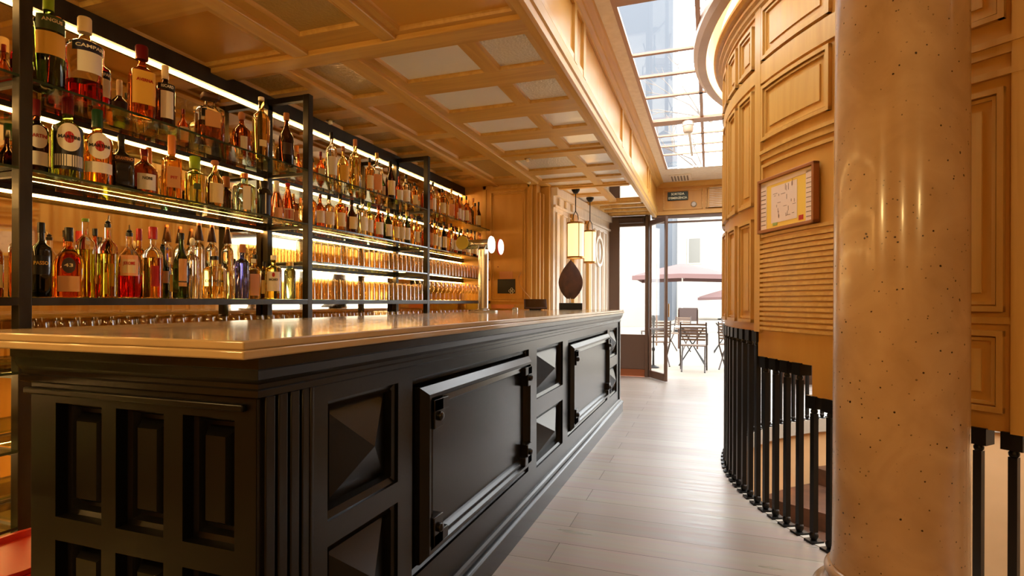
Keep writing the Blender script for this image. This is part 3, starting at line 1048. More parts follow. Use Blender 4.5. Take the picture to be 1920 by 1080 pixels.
# shapes: profile fractions (radius fraction, height fraction) of the glass
SH = {
 'std':   [(.90, 0), (1, .015), (1, .60), (.97, .66), (.75, .73), (.42, .79), (.33, .83), (.31, .97), (.36, .975), (.36, 1)],
 'wine':  [(.92, 0), (1, .015), (1, .52), (.93, .60), (.66, .68), (.42, .75), (.32, .82), (.29, .97), (.34, .975), (.34, 1)],
 'should':[(.90, 0), (1, .015), (1, .70), (.94, .75), (.60, .79), (.36, .81), (.31, .85), (.30, 1)],
 'squat': [(.92, 0), (1, .02), (1, .52), (.88, .64), (.50, .74), (.30, .79), (.26, .84), (.26, 1)],
 'cone':  [(.94, 0), (1, .02), (.96, .30), (.70, .60), (.44, .80), (.30, .90), (.30, 1)],
 'tall':  [(.92, 0), (1, .012), (1, .66), (.90, .72), (.52, .77), (.34, .80), (.31, .84), (.31, 1)],
 'dec':   [(.96, 0), (1, .02), (1, .66), (.95, .72), (.60, .78), (.34, .80), (.32, .90), (.32, 1)],
 'jar':   [(.94, 0), (1, .02), (1, .80), (.9, .84), (.6, .88), (.6, 1)],
}
def prof(shape, r, h, inset=0, lo=0, hi=1):
    out = []
    pts = SH[shape]
    for i, (a, b) in enumerate(pts):
        if b < lo or b > hi: continue
        out.append((max(.002, a * r - inset), b * h))
    def at(t):
        for (a0, b0), (a1, b1) in zip(pts, pts[1:]):
            if b0 <= t <= b1 and b1 > b0:
                return a0 + (a1 - a0) * (t - b0) / (b1 - b0)
        return pts[-1][0]
    if lo > 0: out.insert(0, (at(lo) * r - inset, lo * h))
    if hi < 1: out.append((at(hi) * r - inset, hi * h))
    return out

def cyl_map(r, z0, face=0., sq=None):
    def fn(x, y, d):
        a = x / r + face
        k = 1
        if sq: k = (abs(math.cos(a)) ** sq + abs(math.sin(a)) ** sq) ** (-1 / sq)
        rr = (r + .0012 + d) * k
        return Vector((rr * math.cos(a), rr * math.sin(a), z0 + y))
    return fn

def bottle(loc, r, h, label, glass='clearfull', shape='std', cap='black', cap_h=.10, cap_r=None, sq=None, liquid=None, fill=.5,
           lab=None, lab2=None, texts=(), face=None, group=None, pour=False, ball=False, flatcap=False, lean=0, conecap=False, n=28, cat='bottle', name='liquor_bottle'):
    """lab = [(colour, z0 fraction, z1 fraction, half-angle in degrees, oval?)], texts = [(string, z fraction, width in radii, colour)]"""
    t = thing(name, label, cat, loc, face if face is not None else R(-38), group)
    hg = h * (1 - cap_h * .55)
    g = G[glass]
    if liquid:
        MB().lathe(prof(shape, r, hg), n, sq=sq).obj('glass_body', G['clear'], t, smooth=45)
        MB().lathe(prof(shape, r, hg, .0018, .012, fill), n, sq=sq).obj('liquid', G[liquid], t, smooth=45)
    else:
        MB().lathe(prof(shape, r, hg), n, sq=sq).obj('glass_body', g, t, smooth=45)
    nr = SH[shape][-1][0] * r
    cr_ = cap_r * r if cap_r else nr * 1.16
    ch = h * cap_h
    if conecap:
        MB().lathe([(.024, h - .10), (.0245, h - .099), (.010, h - .008), (.006, h - .008)], 20).obj('cone_pourer', P('dark_cone', (70, 44, 26), .35, .6), t, smooth=40)
        MB().lathe([(.011, h - .018), (.011, h), (.009, h + .002)], 16).obj('cap', CC['copper'], t, smooth=40)
    elif pour:
        c = MB().lathe([(nr * 1.05, hg - .012), (nr * 1.05, hg + .004), (nr * .6, hg + .006), (nr * .9, hg + .012), (nr * .5, hg + .018)], 16).obj('pourer_stopper', CC['black'], t, smooth=40)
        MB().tube([(0, 0, hg + .012), (0, 0, hg + .022), (.006, 0, h * 1.0), (.016, 0, h + .022)], [.0042, .0042, .0035, .0028], 8).obj('pourer_spout', POURER, c, smooth=40)
    elif ball:
        MB().lathe([(cr_ * .5, h - ch), (cr_ * .95, h - ch * .75), (cr_ * 1.1, h - ch * .4), (cr_ * .8, h - ch * .1), (.003, h)], 16).obj('stopper', CC[cap], t, smooth=50)
    elif flatcap:
        MB().lathe([(cr_, h - ch), (cr_ * 1.04, h - ch * .9), (cr_ * 1.04, h - ch * .1), (cr_, h)], 20, sq=sq).obj('stopper', CC[cap], t, smooth=40)
    else:
        MB().lathe([(cr_, h - ch), (cr_, h - ch * .08), (cr_ * .9, h)], 20).obj('cap', CC[cap], t, smooth=40)
    for item in (lab or ()):
        colr, z0, z1, ha = item[:4]
        oval = len(item) > 4 and item[4]
        rr = max(a for a, b in SH[shape] if b <= .7) * r
        mbx = MB()
        N = 14
        rings = []
        for i in range(N + 1):
            a = R(-ha + 2 * ha * i / N)
            k = 1
            if sq: k = (abs(math.cos(a)) ** sq + abs(math.sin(a)) ** sq) ** (-1 / sq)
            q = (rr + .0007 + (.0006 if oval else 0)) * k
            if oval:
                s = math.sqrt(max(0, 1 - (a / R(ha)) ** 2)) * .5
                zm = (z0 + z1) / 2
                lo_, hi_ = zm - (z1 - z0) * s, zm + (z1 - z0) * s
            else:
                lo_, hi_ = z0, z1
            rings.append([(q * math.cos(a), q * math.sin(a), lo_ * h), (q * math.cos(a), q * math.sin(a), hi_ * h)])
        mbx.grid(rings, False)
        lo = mbx.obj('label', LC[colr], t, smooth=60)
        last = lo
    for s, zf, wd_, colr in texts:
        rr = max(a for a, b in SH[shape] if b <= .7) * r
        lettering(s, .02, LC.get(colr) or CC[colr], last if lab else t, cyl_map(rr + .0022, zf * h, 0, sq), bold=.0004, width=wd_ * rr)
    if lean: t.rotation_euler[1] = lean
    return t

ZA, ZB, ZCs = levels['A'] + .001, levels['B'] + .001, levels['C'] + .001
def F(x, y, off=0):
    """angle that turns a label towards the customers' side, nearly at the viewer"""
    return math.atan2(-y, -x) + R(off)
def B_(z, x, y, h, r, label, off=14, **k):
    return bottle((x, y, z), r, h, label, face=F(x, y, off), **k)

# --- top shelf
B_(ZA, -2.60, 1.557, .430, .056, 'dark green bottle with green shoulder label beside the nearest steel post, top shelf', glass='darkgreen', shape='should', cap='green', cap_h=.22,
   lab=[('greenl', .56, .70, 60), ('yellow', .32, .54, 60)], texts=[('ANGUS', .65, 1.3, 'cream')])
B_(ZA, -2.76, 1.690, .399, .040, 'red aperitif bottle half hidden behind the dark green bottle on the top shelf', glass='red', cap='orange', cap_h=.16, shape='should',
   lab=[('navy', .52, .62, 60), ('white', .24, .51, 55)], texts=[('CAMPARI', .57, 1.7, 'white')])
B_(ZA, -2.60, 1.700, .375, .066, 'clear shouldered bottle with red aperitif left in the bottom and gold cap, top shelf', off=22, liquid='red', fill=.26, shape='should', cap='cream', cap_h=.18, cap_r=.40,
   lab=[('navy', .56, .67, 62), ('white', .32, .56, 44)], texts=[('CAMPARI', .615, 1.75, 'white')])
B_(ZA, -2.76, 1.878, .335, .042, 'red aperitif bottle tucked behind the gold capped clear bottle on the top shelf', glass='red', cap='red', shape='should',
   lab=[('navy', .56, .67, 60), ('white', .30, .56, 50)], texts=[('CAMPARI', .615, 1.7, 'white')])
B_(ZA, -2.79, 1.99, .234, .043, 'small dark round bottle with a cream neck at the back of the top shelf', glass='dark', cap='cream', cap_h=.34, shape='squat', lab=[('darkl', .2, .5, 60)])
B_(ZA, -2.58, 1.948, .354, .052, 'red brown liqueur bottle with red cap and large yellow label, top shelf', glass='redamber', cap='maroon', cap_h=.19, cap_r=.52, shape='tall', sq=4,
   lab=[('yellow', .18, .63, 50)], texts=[('AVERNA', .50, 1.2, 'redl')])
B_(ZA, -2.58, 2.071, .308, .045, 'dark bottle with cream cap, black band and white oval label, top shelf', glass='dark', cap='cream', cap_h=.22, shape='tall',
   lab=[('black', .58, .68, 55), ('white', .12, .56, 38)], texts=[('RICARD', .63, 1.25, 'white')])
B_(ZA, -2.60, 2.356, .266, .066, 'square amber decanter with a flat dark stopper on the top shelf', liquid='brown', fill=.42, shape='dec', cap='brown', cap_h=.10, cap_r=.62, flatcap=True, sq=6,
   lab=[('tan', .28, .60, 30)])
B_(ZA, -2.64, 2.619, .261, .055, 'squat brown bottle with a round wooden ball stopper on the top shelf', glass='brown', shape='squat', cap='wood', cap_h=.22, cap_r=.34, ball=True, lab=[('white', .08, .40, 20)])
B_(ZA, -2.62, 2.752, .391, .050, 'tall golden bottle with floral relief beside the squat brown one, top shelf', glass='gold', shape='tall', cap='pale', cap_h=.05, lab=[('cream', .2, .3, 25)])
B_(ZA, -2.58, 2.925, .344, .046, 'dark slender shouldered wine bottle next to the second steel post, top shelf', glass='dark', shape='wine', cap='wood', cap_h=.14, lab=[('darkl', .2, .42, 40)])
B_(ZA, -2.70, 3.02, .240, .044, 'low amber bottle just behind the second steel post on the top shelf', glass='amber', shape='squat', cap='black', lab=[('darkl', .15, .55, 45)])
# --- middle shelf
B_(ZB, -2.62, 1.525, .313, .041, 'dark vermouth bottle with maroon cap closest to the nearest post, middle shelf', off=10, glass='dark', shape='tall', cap='maroon', cap_h=.22,
   lab=[('white', .34, .64, 50, True), ('white', .12, .30, 55)], texts=[('MARTINI', .50, 1.5, 'redl')])
B_(ZB, -2.58, 1.620, .346, .056, 'green vermouth bottle with round white label and maroon cap, middle shelf', off=6, glass='green', shape='tall', cap='maroon', cap_h=.20,
   lab=[('black', .10, .62, 62), ('white', .14, .28, 58), ('white', .32, .66, 46, True), ('redl', .42, .56, 18, True)], texts=[('MARTINI', .49, 1.35, 'black')])
B_(ZB, -2.58, 1.742, .336, .058, 'orange vermouth bottle with round white label and green neck, middle shelf', off=10, glass='orange', shape='tall', cap='dgreen', cap_h=.24,
   lab=[('white', .14, .28, 58), ('white', .32, .66, 46, True), ('redl', .42, .56, 18, True)], texts=[('MARTINI', .49, 1.35, 'black')])
B_(ZB, -2.60, 1.864, .259, .048, 'black bottle with dark embossed label and cork beside the orange vermouth', glass='blacks', shape='squat', cap='black', cap_h=.2, sq=5,
   lab=[('darkl', .50, .60, 45)], texts=[('GRANTINO', .55, 1.3, 'tan')])
B_(ZB, -2.62, 1.992, .229, .058, 'squat brown bottle with a white four letter label on the middle shelf', glass='brown', shape='squat', cap='maroon', cap_h=.14,
   lab=[('white', .10, .44, 42)], texts=[('NONI', .34, .7, 'black')])
B_(ZB, -2.74, 2.108, .277, .040, 'clear bottle with an amber stopper behind the middle shelf front row', glass='gold', shape='tall', cap='orange', cap_h=.3, lab=[('tan', .2, .5, 40)])
B_(ZB, -2.60, 2.125, .332, .042, 'tall clear bottle with a long orange wooden cap on the middle shelf', glass='orange', shape='should', cap='orange', cap_h=.30, cap_r=.42, sq=5, lab=[('tan', .18, .50, 36)], texts=[('PIT', .33, .7, 'redl')])
B_(ZB, -2.60, 2.262, .256, .047, 'yellow green bottle with a fat lime green cap on the middle shelf', glass='yellowgreen', shape='should', cap='green', cap_h=.26, cap_r=.58, lab=[('greenl', .3, .42, 20)])
B_(ZB, -2.60, 2.391, .270, .047, 'pale gold bottle with cream paper label and cork ball on the middle shelf', glass='gold', shape='squat', cap='wood', cap_h=.12, ball=True, cap_r=.42, lab=[('cream', .10, .50, 46)])
B_(ZB, -2.72, 2.58, .225, .031, 'thin dark bottle with a peach cork behind the pale green one', glass='dark', shape='should', cap='peach' if False else 'wood', cap_h=.28, cap_r=.7)
B_(ZB, -2.60, 2.600, .240, .058, 'pale green gin bottle with tall white label on the middle shelf', glass='aqua', shape='dec', cap='copper', cap_h=.12, sq=4, lab=[('white', .08, .66, 20)])
B_(ZB, -2.58, 2.735, .222, .040, 'black cocktail shaker shaped bottle with white stripe on the middle shelf', glass='blacks', shape='jar', cap='black', cap_h=.20, cap_r=.62, lab=[('navy', .08, .60, 55), ('white', .08, .64, 5)])
B_(ZB, -2.60, 2.862, .250, .050, 'rose coloured bell bottle with pale neck on the middle shelf', glass='rose', shape='cone', cap='pale', cap_h=.30, cap_r=.34, lab=[('peach', .04, .30, 30)])
B_(ZB, -2.62, 2.985, .262, .045, 'red brown long necked bottle with framed label beside the second post, middle shelf', glass='redamber', shape='cone', cap='red', cap_h=.10, lab=[('white', .06, .34, 40), ('redl', .09, .31, 35)])
# --- bottle row above the worktop
B_(ZCs, -2.58, 1.521, .305, .036, 'black bottle with yellow lettering closest to the nearest post, bottom row', off=0, glass='blacks', shape='tall', cap='black', cap_h=.14, texts=[('PASSO', .45, 1.3, 'yellow')], lab=[('black', .3, .55, 40)])
B_(ZCs, -2.80, 1.565, .298, .034, 'whisky bottle with a metal pourer behind the front of the bottom row', glass='amber', pour=True, lab=[('greenl', .3, .6, 40)])
B_(ZCs, -2.60, 1.639, .300, .053, 'clear amber bottle with a dark oval number label and black cap, bottom row', off=0, glass='orange', shape='squat', cap='black', cap_h=.20, cap_r=.30, sq=4,
   lab=[('darkl', .34, .56, 24, True), ('tan', .08, .30, 36)], texts=[('43', .45, .55, 'cream')])
B_(ZCs, -2.655, 1.742, .356, .038, 'lime yellow bottle with tall clear neck and yellow top, bottom row', liquid='lime', fill=.62, shape='tall', cap='green', cap_h=.04)
B_(ZCs, -2.78, 1.868, .331, .028, 'slim bottle with a black cap between the two lime yellow bottles', glass='redamber', shape='wine', cap='black', lab=[('tan', .2, .5, 40)])
B_(ZCs, -2.58, 1.790, .350, .039, 'lime green bottle with a metal pourer in its clear neck, bottom row', liquid='lime', fill=.60, shape='tall', pour=True)
B_(ZCs, -2.60, 1.905, .322, .052, 'red liqueur bottle with cream and orange label and pourer, bottom row', off=0, liquid='red', fill=.36, shape='squat', pour=True, lab=[('peach', .32, .62, 40), ('cream', .36, .56, 30)], texts=[('JEROME', .50, .9, 'redl')])
B_(ZCs, -2.77, 2.081, .357, .037, 'amber bottle with a red cap standing behind the red liqueur bottle', glass='amber', shape='tall', cap='red', cap_h=.17)
B_(ZCs, -2.62, 2.040, .354, .044, 'clear bottle with bright red cap and orange spirit, bottom row', liquid='orange', fill=.62, shape='tall', cap='red', cap_h=.17, cap_r=.45, lab=[('redl', .16, .45, 20)])
B_(ZCs, -2.68, 2.141, .280, .033, 'dark olive bottle with a pourer next to the red capped one', glass='darkgreen', shape='wine', pour=True, lab=[('tan', .28, .50, 40)])
B_(ZCs, -2.58, 2.165, .337, .037, 'tall dark green bottle with tan label, bottom row', glass='darkgreen', shape='wine', cap='black', cap_h=.10, lab=[('tan', .26, .60, 30), ('tan', .18, .24, 30)])
B_(ZCs, -2.66, 2.300, .330, .036, 'narrow clear bottle with a glass stopper beside the tall dark green bottle', glass='clearfull', shape='tall', cap='pale', cap_h=.12, ball=True)
for x, y, lb_ in ((-2.76, 2.430, 'clear bottle with a dark cone pourer cap, the one nearest the dark green bottle'), (-2.76, 2.518, 'clear bottle with a dark cone pourer cap, the middle one of three'), (-2.74, 2.612, 'clear bottle with a dark cone pourer cap, the one behind the blue bottle')):
    B_(ZCs, x, y, .432, .034, lb_, glass='clearfull', shape='tall', conecap=True)
B_(ZCs, -2.56, 2.352, .232, .058, 'square clear decanter with black printed word, bottom row', off=0, liquid='gold', fill=.30, shape='dec', cap='black', cap_h=.09, sq=6, texts=[('DECISION', .40, 1.25, 'black')])
B_(ZCs, -2.58, 2.568, .317, .038, 'violet blue glass bottle with a wooden cap, bottom row', glass='blue', shape='should', cap='wood', cap_h=.15, cap_r=.45)
B_(ZCs, -2.66, 2.735, .247, .040, 'clear bottle with orange paper label next to the blue bottle', glass='gold', shape='should', cap='pale', lab=[('peach', .08, .62, 40)])
B_(ZCs, -2.60, 2.838, .275, .050, 'clear green tinted bottle with white label and red spot, bottom row', off=0, glass='yellowgreen', shape='should', cap='pale', lab=[('white', .18, .62, 46), ('redl', .50, .60, 10, True)], texts=[('BACARDI', .44, 1.0, 'black')])
B_(ZCs, -2.58, 2.962, .240, .036, 'clear jar shaped bottle beside the second post, bottom row', glass='aqua', shape='jar', cap='gold', cap_h=.10, cap_r=.66)
B_(ZCs, -2.77, 2.860, .286, .038, 'golden bottle standing behind the red spot label bottle', glass='gold', shape='tall', cap='black')
# --- beside the nearest post, on its other side
B_(ZA, -2.62, 1.30, .290, .041, 'dark bottle with tan label left of the nearest post on the top shelf', glass='dark', shape='wine', cap='black', cap_h=.2, lab=[('tan', .12, .58, 55)])
B_(ZB, -2.64, 1.25, .250, .040, 'red brown bottle with small label outside the nearest post, middle shelf', glass='redamber', shape='squat', cap='black', lab=[('redl', .1, .5, 45)])
B_(ZB, -2.60, 1.345, .262, .036, 'black bottle with a white streak of light hugging the nearest post, middle shelf', glass='dark', shape='wine', cap='black')
B_(ZA, -2.74, 1.22, .300, .040, 'amber bottle with a cream cap at the picture edge of the top shelf', glass='amber', shape='tall', cap='cream', lab=[('tan', .2, .5, 40)])

# --- farther bays: one of each kind is built, then copied
kinds = [
 ('clearfull', 'tall', 'black', 'white', None, 'clear'), ('gold', 'tall', 'wood', None, None, 'golden'), ('amber', 'should', 'black', 'cream', None, 'amber'), ('redamber', 'squat', 'maroon', 'white', None, 'red brown'),
 ('dark', 'wine', 'black', 'cream', None, 'dark'), ('brown', 'should', 'gold', 'tan', 5, 'square brown'), ('darkgreen', 'wine', 'gold', 'white', None, 'dark green'), ('clearfull', 'dec', 'gold', 'peach', 5, 'square clear'),
 ('gold', 'squat', 'wood', 'yellow', None, 'round golden'), ('yellowgreen', 'tall', 'green', 'white', None, 'yellow green'),
]
protos = {}
def far_bottle(z, x, y, h, r, kind, label, group):
    gl, sh, cp_, lb, sq, word = kinds[kind]
    if kind not in protos:
        protos[kind] = bottle((x, y, z), .04, .30, label, glass=gl, shape=sh, cap=cp_, cap_h=.13, sq=sq, lab=[(lb, .14, .50, 48)] if lb else None, face=F(x, y, 20), n=18, group=group)
        o = protos[kind]
    else:
        o = dup(protos[kind], loc=(x, y, z), rz=F(x, y, 20 + (y * 37) % 20 - 10), label=label, group=group)
    k = r * (.86 if kinds[kind][4] else 1) / .04
    o.scale = (k, k, h / .30)
    return o
seqA = [(3.430, .367, .041, 0), (3.574, .307, .043, 8), (3.707, .392, .044, 1), (3.905, .300, .036, 2), (4.025, .368, .045, 7), (4.232, .346, .043, 4), (4.390, .250, .036, 3), (4.505, .290, .042, 0), (4.625, .240, .033, 2),
        (4.83, .290, .035, 3), (4.93, .26, .034, 5), (5.032, .327, .036, 0), (5.130, .26, .035, 1), (5.225, .300, .040, 2), (5.33, .30, .034, 8), (5.439, .340, .039, 7), (5.54, .29, .032, 1), (5.629, .312, .034, 3), (5.72, .30, .032, 0), (5.815, .328, .032, 2), (5.91, .3, .032, 5), (6.013, .339, .033, 1), (6.115, .3, .032, 0), (6.215, .330, .031, 4)]
seqB = [(3.16, .25, .038, 1), (3.265, .238, .036, 3), (3.383, .255, .041, 0), (3.513, .284, .040, 2), (3.638, .260, .040, 4), (3.77, .290, .040, 0), (3.887, .284, .036, 9), (4.018, .281, .042, 3), (4.150, .278, .038, 6), (4.265, .27, .036, 2), (4.365, .282, .036, 0), (4.470, .30, .034, 6), (4.575, .290, .034, 1), (4.66, .28, .030, 2),
        (4.82, .28, .034, 3), (4.92, .31, .034, 5), (5.032, .31, .036, 2), (5.13, .29, .034, 0), (5.225, .31, .032, 4), (5.32, .30, .033, 1), (5.42, .32, .033, 2), (5.52, .30, .031, 3), (5.62, .31, .032, 6), (5.72, .31, .03, 5), (5.82, .31, .029, 0), (5.92, .31, .03, 2), (6.02, .31, .027, 4), (6.12, .31, .028, 1), (6.215, .31, .028, 3)]
ordw = ['first', 'second', 'third', 'fourth', 'fifth', 'sixth', 'seventh', 'eighth', 'ninth', 'tenth', 'eleventh', 'twelfth', 'thirteenth', 'fourteenth', 'fifteenth', 'sixteenth']
def rowfill(seq, z, x0, shelfname, depth):
    cnt = {}
    for y, h, r, kd in seq:
        past = 'second' if y < 4.70 else 'third'
        key = past
        i = cnt.get(key, 0)
        cnt[key] = i + 1
        lbl = '%s bottle, %s past the %s post, %s, %s shelf' % (kinds[kd][5], ordw[i], past, depth, shelfname)
        xx = x0 + ((y * 131) % 1 - .5) * .03
        far_bottle(z, xx, y, h, r, kd, lbl, '%s bottles on the %s shelf past the second post' % (depth, shelfname))
rowfill(seqA, ZA, -2.61, 'top', 'front row')
rowfill(seqB, ZB, -2.59, 'middle', 'front row')
rowfill([(y + .05, .24 + (y * 7 % 1) * .08, .034, int(y * 53) % 10) for y in [3.15 + .16 * i for i in range(9)] + [4.80 + .15 * i for i in range(9)]], ZA, -2.77, 'top', 'back row')
rowfill([(y, .24 + (y * 5 % 1) * .06, .034, int(y * 61) % 10) for y in [3.20 + .125 * i for i in range(12)] + [4.80 + .12 * i for i in range(12)]], ZB, -2.75, 'middle', 'back row')
# back row of the first bay
extra = [('A', 2.16, .25, 2), ('A', 2.24, .22, 8), ('A', 2.50, .24, 0), ('A', 2.86, .23, 5), ('B', 1.62, .25, 4), ('B', 1.98, .24, 2), ('B', 2.24, .23, 1), ('B', 2.45, .25, 9), ('B', 2.86, .22, 0), ('B', 2.98, .24, 3), ('C', 1.475, .27, 2), ('C', 1.96, .26, 3), ('C', 2.18, .28, 1), ('C', 2.28, .26, 8), ('C', 2.72, .25, 0), ('C', 2.97, .25, 2), ('A', 1.60, .27, 3), ('A', 2.36, .21, 3)]
ename = {'A': 'top', 'B': 'middle', 'C': 'bottom'}
ecount = {}
for s, y, h, kd in extra:
    i = ecount.get(s, 0); ecount[s] = i + 1
    far_bottle({'A': ZA, 'B': ZB, 'C': ZCs}[s], -2.80 if s != 'B' else -2.79, y, h, .030, kd, '%s bottle, %s in the back row of the %s shelf before the second post' % (kinds[kd][5], ordw[i], ename[s]), 'back row bottles of the first bay')

# ------------------------------------------------------------------ glassware
gl_mat = clear_glass('tumbler_glass', (248, 240, 222), 1.75, .06)
hb = MB().lathe([(.002, .004), (.026, .004), (.029, .012), (.032, .150), (.031, .150), (.0275, .016), (.002, .014)], 16).mesh('highball_glass', 45); hb.materials.append(gl_mat)
lb_m = MB().lathe([(.002, .003), (.028, .003), (.031, .012), (.038, .095), (.0365, .095), (.028, .016), (.002, .014)], 16).mesh('low_tumbler', 45); lb_m.materials.append(gl_mat)
stem = MB().lathe([(.034, 0), (.034, .002), (.006, .006), (.004, .05), (.004, .075), (.020, .088), (.036, .118), (.038, .150), (.033, .185)], 16, cap=False).mesh('stemmed_glass', 45)
stem.materials.append(gl_mat)
ORD = ['first', 'second', 'third', 'fourth', 'fifth', 'sixth', 'seventh', 'eighth', 'ninth', 'tenth', 'eleventh', 'twelfth', 'thirteenth', 'fourteenth', 'fifteenth', 'sixteenth', 'seventeenth', 'eighteenth', 'nineteenth', 'twentieth', 'twenty-first', 'twenty-second', 'twenty-third', 'twenty-fourth']
ROWW = ['front row', 'second row', 'back row']
def glass_row(me, nm, z, y0, y1, pitch, xs, what, where, group, flip=False, cat='glass', h=0):
    j = 0
    y = y0
    while y < y1:
        for i, x in enumerate(xs):
            o = bpy.data.objects.new(nm, me)
            COL.objects.link(o)
            o.location = (x, y + (.006 if i % 2 else 0), z + (h if flip else 0))
            if flip: o.rotation_euler = (PI, 0, j)
            tag(o, '%s, %s in the %s, %s' % (what, ORD[j], ROWW[i], where), cat, group)
        y += pitch
        j += 1
H1 = 'upturned highball glass'
glass_row(hb, 'highball_glass', levels['D'] + .001, 3.13, 4.68, .072, (-2.55, -2.64), H1, 'upper glass shelf, from second post', 'highball glasses on the upper glass shelf, middle bay', True, h=.150)
glass_row(hb, 'highball_glass', levels['D'] + .001, 4.79, 6.26, .076, (-2.56, -2.66), H1, 'upper glass shelf, from third post', 'highball glasses on the upper glass shelf, far bay', True, h=.150)
glass_row(hb, 'highball_glass', levels['C'] + .001, 3.13, 4.68, .072, (-2.55, -2.64), H1, 'lower shelf, from second post', 'highball glasses on the lower shelf, middle bay', True, h=.150)
glass_row(stem, 'stemmed_glass', levels['C'] + .001, 4.80, 6.26, .095, (-2.56, -2.66), 'stemmed glass', 'lower shelf, from third post', 'stemmed glasses on the lower shelf')
glass_row(stem, 'stemmed_glass', levels['E'] + .001, 1.50, 3.02, .090, (-2.56, -2.66), 'stemmed glass', 'behind worktop, from nearest post', 'stemmed glasses behind the worktop, first bay')
glass_row(stem, 'stemmed_glass', levels['E'] + .001, 3.14, 4.66, .090, (-2.56, -2.66), 'stemmed glass', 'behind worktop, from second post', 'stemmed glasses behind the worktop, middle bay')
glass_row(stem, 'stemmed_glass', levels['E'] + .001, 4.80, 6.26, .095, (-2.58,), 'stemmed glass', 'behind worktop, from third post', 'stemmed glasses behind the worktop, far bay')
glass_row(stem, 'stemmed_glass', levels['F'] + .001, 1.06, 1.38, .084, (-2.55, -2.65, -2.75), 'stemmed glass', 'shelf under worktop height, counter end', 'stemmed glasses low behind the counter end')
glass_row(lb_m, 'low_tumbler', levels['G'] + .001, 1.05, 1.38, .084, (-2.55, -2.64, -2.73), 'low tumbler', 'lowest shelf, counter end', 'tumblers low behind the counter end')
glass_row(stem, 'stemmed_glass', levels['E'] + .001, 1.02, 1.36, .086, (-2.55, -2.65, -2.75), 'stemmed glass', 'just under worktop corner', 'stemmed glasses under the worktop corner')
o = tag(bpy.data.objects.new('low_tumbler', lb_m), 'single clear tumbler beside the nearest post on the bottle row', 'glass'); COL.objects.link(o); o.location = (-2.60, 1.30, ZCs)
o.scale = (1.1, 1.1, 1.5)

# red crate on the floor behind the counter end
rc = thing('plastic_crate', 'red plastic crate on the floor behind the counter end', 'crate', (-2.28, 1.28, 0))
q = MB().lathe([(.15, 0), (.18, .30), (.19, .31), (.19, .325), (.172, .325), (.165, .31), (.14, .012), (.002, .010)], 28, sq=5).obj('crate_body', red_plastic, rc, smooth=40)
MB().lathe([(.192, .29), (.198, .29), (.198, .305), (.192, .305)], 28, sq=5).obj('crate_rim', red_plastic, rc, smooth=40)

# ------------------------------------------------------------------ things on the worktop
ZT = 1.118
tap = thing('beer_tap', 'steel T shaped beer tap tower with three round badges', 'beer tap', (-1.71, 4.16, ZT))
MB().lathe([(.118, 0), (.120, .004), (.120, .012), (.112, .018), (.0, .018)], 32).obj('base_plate', steel, tap, smooth=40)
MB().lathe([(.050, .016), (.050, .022), (.040, .030), (.040, .50)], 28).obj('column', steel, tap, smooth=40)
MB().lathe([(.034, -.165), (.038, -.16), (.038, .06), (.034, .065)], 24, (0, 0, .545), axis='X').obj('crossbar', steel, tap, smooth=40)
bw = P('lit_white_badge', (240, 244, 238), .3, emit=(236, 250, 238), es=1.6)
b1 = MB().lathe([(.066, 0), (.068, .006), (.064, .014), (.0, .016)], 32, (.075, -.03, .535), axis='X').obj('badge', bw, tap, smooth=40)
lettering('beer', .03, P('badge_green', (90, 170, 130), .4), b1, lambda x, y, d: Vector((.093, -.03 + x, .535 + y)))
b2 = MB().lathe([(.062, 0), (.064, .006), (.060, .014), (.0, .016)], 32, (.075, .17, .535), axis='X').obj('badge', P('lit_pink_badge', (250, 226, 216), .3, emit=(255, 226, 214), es=1.7), tap, smooth=40)
b2['label'] = 'pinkish white lit badge'
MB().lathe([(.062, .0), (.066, .0), (.066, .012), (.062, .012)], 32, (.072, .17, .535), axis='X').obj('badge_rim', P('red_badge_rim', (190, 40, 20), .4), b2, smooth=40)
b3 = MB().lathe([(.054, 0), (.056, -.006), (.054, -.012), (.0, -.013)], 32, (-.165, -.04, .555), axis='Y').obj('badge', P('mustard_badge', (168, 146, 34), .5), tap, smooth=40)
b3['label'] = 'mustard yellow disc badge'
MB().tube([(-.165, -.04, .555), (-.165, 0, .548)], .014).obj('badge_stem', steel, tap, smooth=40)
for dx in (-.09, -.03, .03):
    MB().tube([(dx, -.03, .53), (dx, -.055, .50), (dx, -.055, .45)], .007).obj('spout', steel, tap, smooth=40)
tag(MB().lathe([(.022, 0), (.024, .004), (.024, .030), (.020, .034), (.0, .034)], 20, (-1.53, 4.42, ZT)).obj('bottle_coaster', steel, smooth=40), 'small polished steel pot beside the foot of the beer tap', 'pot')

sc = thing('leaf_sculpture', 'dark bronze leaf shaped sculpture on a black block', 'sculpture', (-1.40, 5.86, ZT), R(19))
MB().box(-.12, .12, -.055, .055, 0, .072).obj('plinth_block', iron, sc, bevel=.003)
MB().tube([(-.005, 0, .07), (-.005, 0, .125)], .006).obj('stem_rod', steel, sc)
mb = MB()
outl = []
N = 40
for i in range(N):
    t = i / N * 2 * PI
    zz = math.cos(t)                     # 1 top point, -1 bottom
    w = .130 * (max(0, 1 - ((zz + .15) / 1.15) ** 1.75) if zz > -.15 else max(.0, 1 - ((-zz - .15) / .85) ** 2.1 * .70))
    outl.append((0 if zz > .999 else math.copysign(w, math.sin(t)), .325 + .210 * zz))
rings = []
for s, dy in ((.0, .016), (.55, .014), (.85, .009), (1, 0), (.85, -.009), (.55, -.014), (0, -.016)):
    rings.append([(x * s, dy, .30 + (z - .30) * s) for x, z in outl])
mb.grid(rings)
mb.obj('leaf_blade', leather, sc, smooth=60)
tb = thing('till_screen', 'low dark till screen tilted back on the worktop', 'till', (-1.66, 5.42, ZT), R(19))
